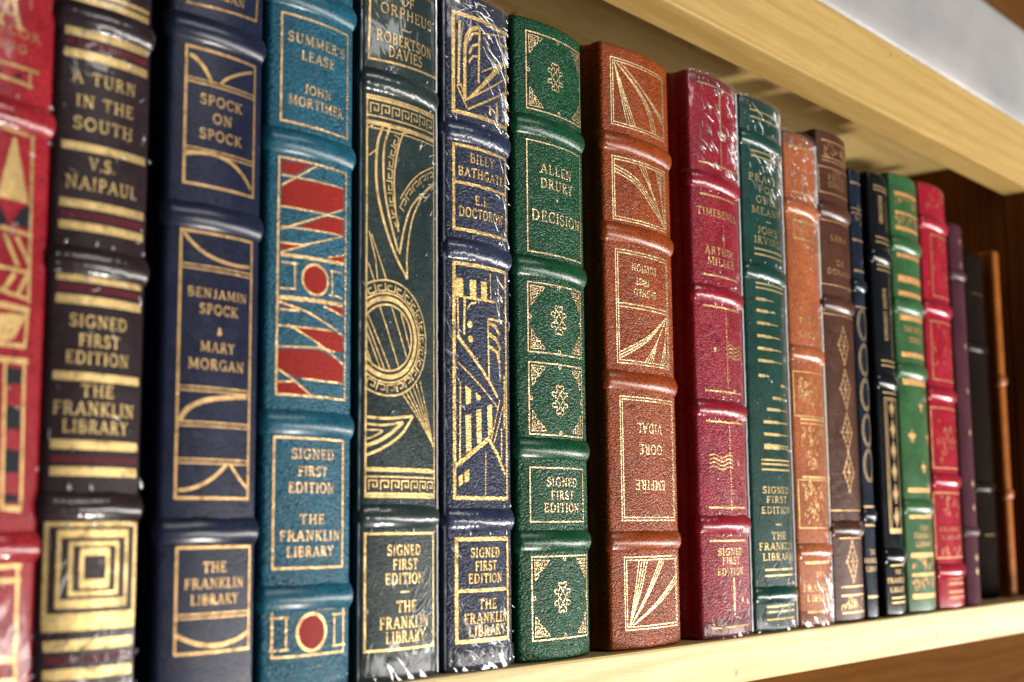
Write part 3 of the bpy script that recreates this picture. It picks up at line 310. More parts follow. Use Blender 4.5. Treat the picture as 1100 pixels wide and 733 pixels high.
  ['gilt_ornament', 'gold', [["P",[[-13.57,132.8],[-10.09,132.7],[-9.91,126.2],[-13.21,126.1]]],["P",[[-7.14,132.7],[-4.11,132.7],[-4.02,126.3],[-6.96,126.1]]],["P",[[-1.7,132.8],[1.43,132.8],[1.52,126.5],[-1.52,126.3]]],["L",0.9,0,[[-9.91,126.2],[6.25,126.2]]],["L",0.35,0,[[3.48,136.1],[3.75,126.3]]],["L",1.0,0,[[-9.37,125.8],[-9.73,113.3]]],["L",0.6,0,[[-8.21,122.1],[-6.96,124.1],[-4.02,125.1]]],["L",0.6,0,[[-12.41,125.8],[-12.14,113.1]]],["L",0.35,0,[[8.12,136.2],[9.1,121.0]]],["L",0.9,0,[[1.96,119.8],[2.41,98.0]]],["L",0.9,0,[[1.96,119.8],[11.6,120.0]]],["L",1.4,0,[[2.68,118.3],[6.69,117.5],[9.01,114.6]]],["L",1.4,0,[[2.59,114.5],[6.6,113.1],[9.55,109.6]]],["L",1.4,0,[[2.59,110.1],[7.14,108.7],[9.1,104.5]]],["L",0.8,0,[[8.66,109.5],[9.37,98.6]]],["L",1.3,0,[[-12.5,112.5],[2.41,98.0],[7.59,92.7]]],["L",0.45,0,[[-12.14,103.3],[7.5,89.0]]],["L",1.0,0,[[12.41,100.9],[12.05,81.9]]],["L",0.4,0,[[8.84,91.8],[3.3,77.1]]],["L",0.5,0,[[11.25,89.9],[5.0,76.5]]],["L",0.6,0,[[-11.33,97.0],[-11.69,68.5]]],["L",1.7,0,[[-13.83,67.8],[-6.87,72.5],[2.23,78.1]]],["L",1.6,0,[[2.23,77.4],[7.32,72.3],[12.5,65.9]]],["L",0.3,0,[[0.45,73.4],[0.09,58.0]]],["L",0.8,0,[[10.0,81.8],[9.82,71.1]]],["P",[[-9.28,95.8],[-6.69,94.4],[-6.78,89.8],[-8.93,89.0]]],["P",[[-4.46,93.5],[-2.14,92.3],[-2.14,91.3],[-4.19,90.6]]],["P",[[-9.19,85.5],[-6.78,86.0],[-6.69,73.8],[-9.01,72.4]]],["P",[[-4.28,87.3],[-1.87,87.9],[-1.79,76.9],[-4.02,75.5]]],["P",[[1.34,89.3],[4.02,90.0],[4.11,80.1],[1.7,78.0]]],["P",[[-12.32,64.6],[-10.44,65.4],[-10.44,62.1],[-12.05,61.1]]],["P",[[-9.82,66.0],[-7.76,67.0],[-7.76,63.4],[-9.64,62.4]]],["P",[[-5.85,117.0],[-6.01,117.6],[-6.45,118.04],[-7.05,118.2],[-7.65,118.04],[-8.09,117.6],[-8.25,117.0],[-8.09,116.4],[-7.65,115.96],[-7.05,115.8],[-6.45,115.96],[-6.01,116.4]]],["P",[[-5.58,111.9],[-5.74,112.5],[-6.18,112.94],[-6.78,113.1],[-7.38,112.94],[-7.82,112.5],[-7.98,111.9],[-7.82,111.3],[-7.38,110.86],[-6.78,110.7],[-6.18,110.86],[-5.74,111.3]]]]],
  ['gilt_frame', 'gold', [["L",1.5,1,[[-13.3,43.6],[13.57,43.6],[13.57,9.7],[-13.3,9.7]]],["L",1.3,0,[[-13.3,26.4],[13.57,26.4]]]]],
  ['edition_lettering', 'gold', [["T","SIGNED",0.4,39.0,3.6,15.26,0],["T","FIRST",0.45,34.55,3.7,11.07,0],["T","EDITION",0.53,30.4,3.6,17.67,0]]],
  ['publisher_lettering', 'gold', [["T","THE",1.07,21.75,3.9,9.46,0],["T","FRANKLIN",1.16,17.15,3.9,22.84,0],["T","LIBRARY",1.47,12.95,3.9,19.72,0]]],
 ]),
 'drury': dict(x0=381.3, x1=424.13, sag=0.085, bands=[196.5, 142.8, 75.8, 42.3], parts=[
  ['gilt_frame', 'gold', [["L",0.55,1,[[-15.6,232.7],[19.21,232.7],[19.21,202.6],[-15.6,202.6]]]]],
  ['gilt_ornament', 'gold', [["C",-14.4,231.5,1,-1,1.0],["C",-14.4,203.8,1,1,1.0],["C",18.01,231.5,-1,-1,1.0],["C",18.01,203.8,-1,1,1.0],["L",0.35,1,[[2.5,231.8],[2.3,232.29],[1.8,232.5],[1.31,232.3],[1.1,231.8],[1.31,231.31],[1.8,231.1],[2.29,231.3]]],["L",0.35,1,[[2.5,203.5],[2.3,203.99],[1.8,204.2],[1.31,204.0],[1.1,203.5],[1.31,203.01],[1.8,202.8],[2.29,203.0]]],["L",0.35,1,[[-14.0,217.65],[-14.21,218.14],[-14.7,218.35],[-15.2,218.15],[-15.4,217.65],[-15.2,217.16],[-14.71,216.95],[-14.21,217.15]]],["L",0.35,1,[[19.01,217.65],[18.8,218.14],[18.31,218.35],[17.81,218.15],[17.61,217.65],[17.81,217.16],[18.31,216.95],[18.8,217.15]]],["X",217.65,1.25]]],
  ['gilt_frame', 'gold', [["L",0.55,1,[[-15.76,190.5],[17.68,190.5],[17.68,148.2],[-15.76,148.2]]]]],
  ['author_lettering', 'gold', [["T","ALLEN",0.38,180.65,4.1,19.32,0],["T","DRURY",0.66,175.0,4.2,19.87,0]]],
  ['title_lettering', 'gold', [["T","DECISION",1.31,162.3,4.7,30.34,0]]],
  ['gilt_rule', 'gold', [["P",[[-0.5,169.2],[0,170.1],[0.5,169.2],[0,168.3]]]]],
  ['gilt_frame', 'gold', [["L",0.55,1,[[-16.04,136.7],[16.37,136.7],[16.37,110.9],[-16.04,110.9]]]]],
  ['gilt_ornament', 'gold', [["C",-14.84,135.5,1,-1,1.0],["C",-14.84,112.1,1,1,1.0],["C",15.17,135.5,-1,-1,1.0],["C",15.17,112.1,-1,1,1.0],["L",0.35,1,[[0.87,135.8],[0.66,136.29],[0.17,136.5],[-0.33,136.3],[-0.53,135.8],[-0.33,135.31],[0.16,135.1],[0.66,135.3]]],["L",0.35,1,[[0.87,111.8],[0.66,112.29],[0.17,112.5],[-0.33,112.3],[-0.53,111.8],[-0.33,111.31],[0.16,111.1],[0.66,111.3]]],["L",0.35,1,[[-14.44,123.8],[-14.64,124.29],[-15.14,124.5],[-15.63,124.3],[-15.84,123.8],[-15.64,123.31],[-15.14,123.1],[-14.65,123.3]]],["L",0.35,1,[[16.17,123.8],[15.97,124.29],[15.47,124.5],[14.98,124.3],[14.77,123.8],[14.97,123.31],[15.47,123.1],[15.96,123.3]]],["X",123.8,1.25]]],
  ['gilt_frame', 'gold', [["L",0.55,1,[[-15.93,107.1],[16.37,107.1],[16.37,80.8],[-15.93,80.8]]]]],
  ['gilt_ornament', 'gold', [["C",-14.73,105.9,1,-1,1.0],["C",-14.73,82.0,1,1,1.0],["C",15.17,105.9,-1,-1,1.0],["C",15.17,82.0,-1,1,1.0],["L",0.35,1,[[0.92,106.2],[0.72,106.69],[0.22,106.9],[-0.27,106.7],[-0.48,106.2],[-0.28,105.71],[0.22,105.5],[0.71,105.7]]],["L",0.35,1,[[0.92,81.7],[0.72,82.19],[0.22,82.4],[-0.27,82.2],[-0.48,81.7],[-0.28,81.21],[0.22,81.0],[0.71,81.2]]],["L",0.35,1,[[-14.33,93.95],[-14.53,94.44],[-15.03,94.65],[-15.52,94.45],[-15.73,93.95],[-15.53,93.46],[-15.03,93.25],[-14.54,93.45]]],["L",0.35,1,[[16.17,93.95],[15.97,94.44],[15.47,94.65],[14.98,94.45],[14.77,93.95],[14.97,93.46],[15.47,93.25],[15.96,93.45]]],["X",93.95,1.25]]],
  ['gilt_frame', 'gold', [["L",0.55,1,[[-15.93,68.8],[15.71,68.8],[15.71,49.3],[-15.93,49.3]]]]],
  ['edition_lettering', 'gold', [["T","SIGNED",1.31,63.7,3.6,18.56,0],["T","FIRST",1.09,58.9,3.6,13.75,0],["T","EDITION",1.2,54.4,3.7,21.18,0]]],
  ['gilt_frame', 'gold', [["L",0.55,1,[[-15.5,36.9],[18.22,36.9],[18.22,7.5],[-15.5,7.5]]]]],
  ['gilt_ornament', 'gold', [["C",-14.3,35.7,1,-1,1.0],["C",-14.3,8.7,1,1,1.0],["C",17.02,35.7,-1,-1,1.0],["C",17.02,8.7,-1,1,1.0],["L",0.35,1,[[2.06,36.0],[1.86,36.49],[1.36,36.7],[0.87,36.5],[0.66,36.0],[0.86,35.51],[1.36,35.3],[1.85,35.5]]],["L",0.35,1,[[2.06,8.4],[1.86,8.89],[1.36,9.1],[0.87,8.9],[0.66,8.4],[0.86,7.91],[1.36,7.7],[1.85,7.9]]],["L",0.35,1,[[-13.9,22.2],[-14.1,22.69],[-14.6,22.9],[-15.09,22.7],[-15.3,22.2],[-15.1,21.71],[-14.6,21.5],[-14.11,21.7]]],["L",0.35,1,[[18.02,22.2],[17.82,22.69],[17.32,22.9],[16.83,22.7],[16.62,22.2],[16.82,21.71],[17.32,21.5],[17.81,21.7]]],["X",22.2,1.25]]],
 ]),
 'vidal': dict(x0=436.89, x1=486.23, sag=0.07, bands=[201.9, 164.5, 104.7, 41.6], parts=[
  ['gilt_frame', 'gold', [["L",0.45,1,[[-19.68,237.0],[18.11,237.0],[18.11,208.9],[-19.68,208.9]]],["L",0.45,1,[[-18.53,235.85],[16.96,235.85],[16.96,210.05],[-18.53,210.05]]]]],
  ['gilt_ornament', 'gold', [["L",0.5,0,[[-17.68,235.19],[-16.79,231.76],[-15.9,228.3],[-15.01,224.91],[-14.12,221.68],[-13.25,218.66],[-12.38,215.81],[-11.51,213.02],[-10.64,210.2]]],["L",0.5,0,[[-17.68,235.19],[-16.54,231.76],[-15.4,228.3],[-14.27,224.91],[-13.15,221.68],[-12.07,218.66],[-11.0,215.81],[-9.94,213.02],[-8.88,210.2]]],["L",0.5,0,[[-17.68,235.19],[-16.29,231.76],[-14.91,228.3],[-13.53,224.91],[-12.19,221.68],[-10.89,218.66],[-9.63,215.81],[-8.38,213.02],[-7.12,210.2]]],["L",0.5,0,[[-17.68,235.19],[-16.05,231.76],[-14.41,228.3],[-12.79,224.91],[-11.22,221.68],[-9.71,218.66],[-8.25,215.81],[-6.81,213.02],[-5.36,210.2]]],["L",0.5,0,[[-16.27,235.19],[-12.86,232.72],[-9.35,230.22],[-6.03,227.78],[-3.18,225.5],[-0.89,223.44],[0.99,221.55],[2.57,219.71],[3.91,217.85],[4.96,215.94],[5.69,214.02],[6.29,212.11],[6.95,210.2]]],["L",0.5,0,[[-16.27,235.19],[-12.58,232.72],[-8.79,230.22],[-5.2,227.78],[-2.12,225.5],[0.34,223.44],[2.35,221.55],[4.02,219.71],[5.46,217.85],[6.58,215.94],[7.36,214.02],[8.0,212.11],[8.71,210.2]]],["L",0.5,0,[[-16.27,235.19],[-12.3,232.72],[-8.22,230.22],[-4.37,227.78],[-1.07,225.5],[1.56,223.44],[3.7,221.55],[5.48,219.71],[7.01,217.85],[8.2,215.94],[9.03,214.02],[9.71,212.11],[10.47,210.2]]],["L",0.5,0,[[-14.16,235.7],[-10.91,233.74],[-7.74,231.84],[-4.43,229.83],[-0.79,227.54],[3.31,224.86],[7.75,221.9],[12.31,218.83],[16.81,215.81]]],["L",0.5,0,[[-14.16,235.7],[-10.91,233.71],[-7.74,231.76],[-4.43,229.74],[-0.79,227.54],[3.31,225.09],[7.75,222.46],[12.31,219.75],[16.81,217.08]]],["L",0.5,0,[[-14.16,235.7],[-10.91,233.68],[-7.74,231.68],[-4.43,229.65],[-0.79,227.54],[3.31,225.32],[7.75,223.01],[12.31,220.68],[16.81,218.36]]]]],
  ['gilt_frame', 'gold', [["L",0.45,1,[[-19.74,195.7],[18.17,195.7],[18.17,169.7],[-19.74,169.7]]],["L",0.45,1,[[-18.6,194.55],[17.02,194.55],[17.02,170.85],[-18.6,170.85]]]]],
  ['gilt_ornament', 'gold', [["L",0.5,0,[[-18.44,189.25],[-15.36,188.48],[-12.27,187.79],[-9.18,186.95],[-6.09,185.74],[-2.94,183.97],[0.25,181.79],[3.36,179.54],[6.27,177.55],[8.92,175.92],[11.37,174.48],[13.75,173.11],[16.16,171.7]]],["L",0.5,0,[[-18.44,190.66],[-15.36,189.89],[-12.27,189.19],[-9.18,188.35],[-6.09,187.15],[-2.94,185.41],[0.25,183.28],[3.36,181.05],[6.27,178.96],[8.92,177.08],[11.37,175.27],[13.75,173.49],[16.16,171.7]]],["L",0.5,0,[[-18.44,192.06],[-15.36,191.29],[-12.27,190.6],[-9.18,189.76],[-6.09,188.55],[-2.94,186.84],[0.25,184.78],[3.36,182.55],[6.27,180.36],[8.92,178.23],[11.37,176.06],[13.75,173.88],[16.16,171.7]]],["L",0.5,0,[[-3.61,194.4],[-0.63,191.11],[2.41,187.77],[5.35,184.53],[8.04,181.53],[10.38,178.86],[12.47,176.43],[14.47,174.09],[16.51,171.7]]],["L",0.5,0,[[-1.5,194.4],[0.91,191.11],[3.34,187.77],[5.73,184.53],[8.04,181.53],[10.23,178.86],[12.34,176.43],[14.42,174.09],[16.51,171.7]]],["L",0.5,0,[[0.62,194.4],[2.45,191.11],[4.26,187.77],[6.11,184.53],[8.04,181.53],[10.08,178.86],[12.21,176.43],[14.37,174.09],[16.51,171.7]]],["L",0.5,0,[[9.1,194.4],[10.38,191.45],[11.7,188.48],[12.95,185.54],[14.04,182.7],[14.9,179.99],[15.59,177.36],[16.21,174.78],[16.87,172.17]]],["L",0.5,0,[[10.86,194.4],[11.67,191.45],[12.47,188.48],[13.27,185.54],[14.04,182.7],[14.77,179.99],[15.48,177.36],[16.17,174.78],[16.87,172.17]]],["L",0.5,0,[[12.63,194.4],[12.95,191.45],[13.25,188.48],[13.59,185.54],[14.04,182.7],[14.65,179.99],[15.36,177.36],[16.13,174.78],[16.87,172.17]]],["L",0.5,0,[[14.39,194.4],[14.23,191.45],[14.02,188.48],[13.91,185.54],[14.04,182.7],[14.52,179.99],[15.25,177.36],[16.08,174.78],[16.87,172.17]]]]],
  ['gilt_frame', 'gold', [["L",0.45,1,[[-18.93,157.5],[17.87,157.5],[17.87,111.7],[-18.93,111.7]]],["L",0.45,1,[[-17.78,156.35],[16.72,156.35],[16.72,112.85],[-17.78,112.85]]],["L",0.45,0,[[-18.93,135.8],[17.87,135.8]]],["L",0.45,0,[[-18.93,134.4],[17.87,134.4]]]]],
  ['gilt_ornament', 'gold', [["L",0.5,0,[[-17.63,113.42],[-13.34,115.39],[-9.04,117.3],[-4.76,119.33],[-0.53,121.61],[3.62,124.27],[7.72,127.18],[11.8,130.21],[15.89,133.18]]],["L",0.5,0,[[-17.63,114.66],[-13.34,116.55],[-9.04,118.4],[-4.76,120.33],[-0.53,122.48],[3.62,124.96],[7.72,127.65],[11.8,130.44],[15.89,133.18]]],["L",0.5,0,[[-17.63,115.91],[-13.34,117.72],[-9.04,119.49],[-4.76,121.33],[-0.53,123.36],[3.62,125.65],[7.72,128.12],[11.8,130.67],[15.89,133.18]]],["L",0.5,0,[[-2.24,113.0],[0.37,115.61],[3.02,118.24],[5.6,120.84],[8.02,123.4],[10.22,125.89],[12.25,128.33],[14.22,130.75],[16.23,133.18]]],["L",0.5,0,[[-0.53,113.0],[1.62,115.61],[3.77,118.24],[5.91,120.84],[8.02,123.4],[10.1,125.89],[12.15,128.33],[14.18,130.75],[16.23,133.18]]],["L",0.5,0,[[1.18,113.0],[2.86,115.61],[4.51,118.24],[6.21,120.84],[8.02,123.4],[9.98,125.89],[12.04,128.33],[14.14,130.75],[16.23,133.18]]],["L",0.5,0,[[2.89,113.0],[4.1,115.61],[5.26,118.24],[6.52,120.84],[8.02,123.4],[9.86,125.89],[11.93,128.33],[14.1,130.75],[16.23,133.18]]],["L",0.5,0,[[9.73,113.0],[10.89,115.62],[12.08,118.26],[13.21,120.87],[14.18,123.4],[14.92,125.81],[15.5,128.14],[16.02,130.44],[16.57,132.76]]],["L",0.5,0,[[11.44,113.0],[12.13,115.62],[12.83,118.26],[13.52,120.87],[14.18,123.4],[14.8,125.81],[15.39,128.14],[15.98,130.44],[16.57,132.76]]],["L",0.5,0,[[13.15,113.0],[13.37,115.62],[13.58,118.26],[13.82,120.87],[14.18,123.4],[14.68,125.81],[15.29,128.14],[15.94,130.44],[16.57,132.76]]],["L",0.5,0,[[14.86,113.0],[14.62,115.62],[14.33,118.26],[14.13,120.87],[14.18,123.4],[14.56,125.81],[15.18,128.14],[15.9,130.44],[16.57,132.76]]]]],
  ['edition_lettering', 'gold', [["T","EDITION",-1.18,151.15,3.3,17.37,1],["T","FIRST",-2.88,145.6,3.2,9.25,1],["T","SIGNED",-1.12,141.15,3.3,15.25,1]]],
  ['gilt_frame', 'gold', [["L",0.45,1,[[-17.99,98.4],[20.12,98.4],[20.12,49.7],[-17.99,49.7]]],["L",0.45,1,[[-16.84,97.25],[18.97,97.25],[18.97,50.85],[-16.84,50.85]]]]],
  ['author_lettering', 'gold', [["T","VIDAL",0.25,86.25,4.5,17.74,1],["T","GORE",0.69,77.8,4.5,16.12,1]]],
  ['title_lettering', 'gold', [["T","EMPIRE",0.38,63.65,4.3,20.99,1]]],
  ['gilt_frame', 'gold', [["L",0.45,1,[[-17.3,35.4],[20.49,35.4],[20.49,7.6],[-17.3,7.6]]],["L",0.45,1,[[-16.16,34.25],[19.34,34.25],[19.34,8.75],[-16.16,8.75]]]]],
  ['gilt_ornament', 'gold', [["L",0.5,0,[[-14.95,9.4],[-14.15,12.42],[-13.34,15.42],[-12.55,18.44],[-11.78,21.5],[-11.05,24.61],[-10.35,27.77],[-9.66,30.94],[-8.97,34.1]]],["L",0.5,0,[[-14.95,9.4],[-13.88,12.42],[-12.79,15.42],[-11.73,18.44],[-10.73,21.5],[-9.8,24.61],[-8.92,27.77],[-8.07,30.94],[-7.21,34.1]]],["L",0.5,0,[[-14.95,9.4],[-13.6,12.42],[-12.24,15.42],[-10.92,18.44],[-9.67,21.5],[-8.54,24.61],[-7.49,27.77],[-6.48,30.94],[-5.45,34.1]]],["L",0.5,0,[[-14.95,9.4],[-13.33,12.42],[-11.69,15.42],[-10.1,18.44],[-8.61,21.5],[-7.28,24.61],[-6.06,27.77],[-4.89,30.94],[-3.69,34.1]]],["L",0.5,0,[[-14.25,9.4],[-11.77,12.42],[-9.3,15.42],[-6.83,18.44],[-4.39,21.5],[-1.99,24.61],[0.38,27.77],[2.74,30.94],[5.11,34.1]]],["L",0.5,0,[[-14.25,9.4],[-11.53,12.42],[-8.8,15.42],[-6.09,18.44],[-3.42,21.5],[-0.81,24.61],[1.76,27.77],[4.31,30.94],[6.87,34.1]]],["L",0.5,0,[[-14.25,9.4],[-11.28,12.42],[-8.31,15.42],[-5.35,18.44],[-2.45,21.5],[0.37,24.61],[3.13,27.77],[5.88,30.94],[8.63,34.1]]],["L",0.5,0,[[-13.19,9.4],[-9.56,10.99],[-5.97,12.54],[-2.3,14.15],[1.59,15.93],[5.79,17.93],[10.22,20.1],[14.72,22.33],[19.19,24.52]]],["L",0.5,0,[[-13.19,9.4],[-9.56,11.15],[-5.97,12.87],[-2.3,14.65],[1.59,16.61],[5.79,18.81],[10.22,21.18],[14.72,23.63],[19.19,26.04]]],["L",0.5,0,[[-13.19,9.4],[-9.56,11.32],[-5.97,13.2],[-2.3,15.15],[1.59,17.29],[5.79,19.69],[10.22,22.27],[14.72,24.93],[19.19,27.55]]]]],
 ]),
 'time': dict(x0=501.6, x1=543.08, sag=0.08, bands=[198.7, 148.1, 97.5, 47.9], parts=[
  ['gilt_rule', 'gold', [["L",0.8,0,[[-15.19,242.8],[15.19,242.8]]],["L",0.8,0,[[-15.19,206.4],[15.19,206.4]]],["L",0.8,0,[[-15.19,192.0],[15.19,192.0]]],["L",0.8,0,[[-15.19,156.1],[15.19,156.1]]],["L",0.8,0,[[-15.19,142.3],[15.19,142.3]]],["L",0.8,0,[[-15.19,105.2],[15.19,105.2]]],["L",0.8,0,[[-15.19,91.9],[15.19,91.9]]],["L",0.8,0,[[-15.19,55.0],[15.19,55.0]]],["L",0.8,0,[[-15.19,40.9],[15.19,40.9]]],["L",0.8,0,[[-15.19,4.5],[15.19,4.5]]],["L",1.5,0,[[1.0,240.4],[1.0,218.9]]],["L",0.5,0,[[1.0,218.9],[1.0,207.4]]],["L",0.3,0,[[1.0,179.6],[1.0,169.4]]],["L",0.4,0,[[1.0,142.2],[1.0,106.7]]],["L",0.4,0,[[1.0,91.4],[1.0,55.9]]],["L",1.5,0,[[1.0,25.0],[1.0,9.1]]]]],
  ['gilt_ornament', 'gold', [["L",0.45,0,[[2.0,125.85],[2.88,126.24],[3.75,126.5],[4.62,126.54],[5.5,126.35],[6.38,125.99],[7.25,125.59],[8.12,125.27],[9.0,125.15],[9.88,125.26],[10.75,125.57],[11.62,125.97],[12.5,126.34],[13.38,126.53],[14.25,126.5],[15.12,126.25],[16.0,125.87]]],["L",0.45,0,[[2.0,124.15],[2.88,124.54],[3.75,124.8],[4.62,124.84],[5.5,124.65],[6.38,124.29],[7.25,123.89],[8.12,123.57],[9.0,123.45],[9.88,123.56],[10.75,123.87],[11.62,124.27],[12.5,124.64],[13.38,124.83],[14.25,124.8],[15.12,124.55],[16.0,124.17]]],["L",0.45,0,[[2.0,122.45],[2.88,122.84],[3.75,123.1],[4.62,123.14],[5.5,122.95],[6.38,122.59],[7.25,122.19],[8.12,121.87],[9.0,121.75],[9.88,121.86],[10.75,122.17],[11.62,122.57],[12.5,122.94],[13.38,123.13],[14.25,123.1],[15.12,122.85],[16.0,122.47]]],["L",0.45,0,[[2.0,120.75],[2.88,121.14],[3.75,121.4],[4.62,121.44],[5.5,121.25],[6.38,120.89],[7.25,120.49],[8.12,120.17],[9.0,120.05],[9.88,120.16],[10.75,120.47],[11.62,120.87],[12.5,121.24],[13.38,121.43],[14.25,121.4],[15.12,121.15],[16.0,120.77]]],["L",0.45,0,[[-14.0,77.05],[-12.94,77.44],[-11.88,77.7],[-10.81,77.74],[-9.75,77.55],[-8.69,77.19],[-7.62,76.79],[-6.56,76.47],[-5.5,76.35],[-4.44,76.46],[-3.38,76.77],[-2.31,77.17],[-1.25,77.54],[-0.19,77.73],[0.88,77.7],[1.94,77.45],[3.0,77.07]]],["L",0.45,0,[[-14.0,75.35],[-12.94,75.74],[-11.88,76.0],[-10.81,76.04],[-9.75,75.85],[-8.69,75.49],[-7.62,75.09],[-6.56,74.77],[-5.5,74.65],[-4.44,74.76],[-3.38,75.07],[-2.31,75.47],[-1.25,75.84],[-0.19,76.03],[0.88,76.0],[1.94,75.75],[3.0,75.37]]],["L",0.45,0,[[-14.0,73.65],[-12.94,74.04],[-11.88,74.3],[-10.81,74.34],[-9.75,74.15],[-8.69,73.79],[-7.62,73.39],[-6.56,73.07],[-5.5,72.95],[-4.44,73.06],[-3.38,73.37],[-2.31,73.77],[-1.25,74.14],[-0.19,74.33],[0.88,74.3],[1.94,74.05],[3.0,73.67]]],["L",0.45,0,[[-14.0,71.95],[-12.94,72.34],[-11.88,72.6],[-10.81,72.64],[-9.75,72.45],[-8.69,72.09],[-7.62,71.69],[-6.56,71.37],[-5.5,71.25],[-4.44,71.36],[-3.38,71.67],[-2.31,72.07],[-1.25,72.44],[-0.19,72.63],[0.88,72.6],[1.94,72.35],[3.0,71.97]]],["P",[[-7.8,231.3],[-6.2,231.3],[-6.2,233.1],[-7.8,233.1]]],["P",[[8.2,231.1],[9.8,231.1],[9.8,232.9],[8.2,232.9]]],["P",[[-8.8,122.4],[-7.2,122.4],[-7.2,124.2],[-8.8,124.2]]],["P",[[8.2,73.4],[9.8,73.4],[9.8,75.2],[8.2,75.2]]],["P",[[-7.8,14.9],[-6.2,14.9],[-6.2,16.7],[-7.8,16.7]]],["P",[[8.2,14.8],[9.8,14.8],[9.8,16.6],[8.2,16.6]]],["P",[[-0.1,173.2],[1,172.0],[2.1,173.2],[1,175.4]]]]],
  ['title_lettering', 'gold', [["T","TIMEBENDS",-1.69,184.4,3.8,31.64,0]]],
  ['author_lettering', 'gold', [["T","ARTHUR",-1.11,167.35,4.0,23.73,0],["T","MILLER",-0.32,162.65,4.0,22.78,0]]],
  ['edition_lettering', 'gold', [["T","SIGNED",-0.16,36.2,3.3,19.94,0],["T","FIRST",-0.21,32.4,3.4,14.14,0],["T","EDITION",-0.52,27.75,3.4,20.67,0]]],
 ]),
 'owen': dict(x0=545.38, x1=583.59, sag=0.08, bands=[226.8, 163.5, 16.3], parts=[
  ['gilt_rule', 'gold', [["L",0.9,0,[[-12.05,240.6],[14.58,240.6]]],["L",0.9,0,[[-12.05,237.2],[14.58,237.2]]],["L",0.9,0,[[-12.05,220.9],[14.58,220.9]]],["L",0.9,0,[[-12.05,218.4],[14.58,218.4]]],["L",0.9,0,[[-12.05,174.2],[14.58,174.2]]],["L",0.9,0,[[-12.05,171.7],[14.58,171.7]]],["L",0.9,0,[[-12.05,158.1],[14.58,158.1]]],["L",0.9,0,[[-12.05,155.9],[14.58,155.9]]],["L",0.9,0,[[-12.05,76.8],[14.58,76.8]]],["L",0.9,0,[[-12.05,74.9],[14.58,74.9]]],["L",0.9,0,[[-12.05,72.4],[14.58,72.4]]],["L",0.9,0,[[-12.05,27.5],[14.58,27.5]]],["L",0.9,0,[[-12.05,24.8],[14.58,24.8]]],["L",0.9,0,[[-12.05,11.2],[14.58,11.2]]],["L",0.9,0,[[-12.05,8.8],[14.58,8.8]]],["L",0.9,0,[[-12.05,5.5],[14.58,5.5]]],["L",0.55,0,[[-12.05,150.6],[1.94,150.6]]],["L",1.5,0,[[-12.05,150.6],[-4.35,150.6]]],["L",0.55,0,[[-12.05,145.2],[3.89,145.2]]],["L",1.5,0,[[-12.05,145.2],[-3.28,145.2]]],["L",0.55,0,[[-12.05,139.5],[5.83,139.5]]],["L",1.5,0,[[-12.05,139.5],[-2.22,139.5]]],["L",0.55,0,[[-12.05,133.5],[7.77,133.5]]],["L",1.5,0,[[-12.05,133.5],[-1.15,133.5]]],["L",0.55,0,[[-12.05,127.7],[9.72,127.7]]],["L",1.5,0,[[-12.05,127.7],[-0.08,127.7]]],["L",0.55,0,[[-12.05,122.1],[9.72,122.1]]],["L",1.5,0,[[-12.05,122.1],[-0.08,122.1]]],["L",0.55,0,[[-12.05,115.1],[-3.89,115.1]]],["L",1.5,0,[[-12.05,115.1],[-7.56,115.1]]],["L",0.55,0,[[6.8,111.5],[14.58,111.5]]],["L",1.5,0,[[6.8,111.5],[11.08,111.5]]],["L",0.55,0,[[-1.94,105.3],[14.58,105.3]]],["L",1.5,0,[[-1.94,105.3],[7.14,105.3]]],["L",0.55,0,[[-6.8,99.9],[14.58,99.9]]],["L",1.5,0,[[-6.8,99.9],[4.96,99.9]]],["L",0.55,0,[[-9.72,94.1],[14.58,94.1]]],["L",1.5,0,[[-9.72,94.1],[3.64,94.1]]],["L",0.55,0,[[-9.72,88.5],[14.58,88.5]]],["L",1.5,0,[[-9.72,88.5],[3.64,88.5]]],["L",0.55,0,[[-9.72,83.4],[14.58,83.4]]],["L",1.5,0,[[-9.72,83.4],[3.64,83.4]]],["L",0.55,0,[[-9.72,82.3],[14.58,82.3]]],["L",1.5,0,[[-9.72,82.3],[3.64,82.3]]]]],
  ['title_lettering', 'gold', [["T","A",0,213.6,3.9,3.89,0],["T","PRAYER",0,208.2,3.8,29.15,0],["T","FOR",0,203.2,3.8,14.77,0],["T","OWEN",0,198.0,3.9,19.43,0],["T","MEANY",0,192.7,3.8,26.43,0]]],
  ['author_lettering', 'gold', [["T","JOHN",0,183.5,3.8,19.43,0],["T","IRVING",0,178.7,3.8,24.1,0]]],
  ['edition_lettering', 'gold', [["T","SIGNED",0,63.2,3.4,24.1,0],["T","FIRST",0,58.9,3.3,18.66,0],["T","EDITION",0,54.1,3.4,26.43,0]]],
  ['publisher_lettering', 'gold', [["T","THE",0,42.6,3.6,13.21,0],["T","FRANKLIN",0,37.9,3.6,31.09,0],["T","LIBRARY",0,33.2,3.5,26.43,0]]],
  ['gilt_rule', 'gold', [["L",0.5,0,[[-2.33,188.0],[2.33,188.0]]],["L",0.5,0,[[-2.33,47.6],[2.33,47.6]]]]],
 ]),
 'orange': dict(x0=586.5, x1=619.79, sag=0.09, bands=[201.1, 129.1, 34.9], parts=[
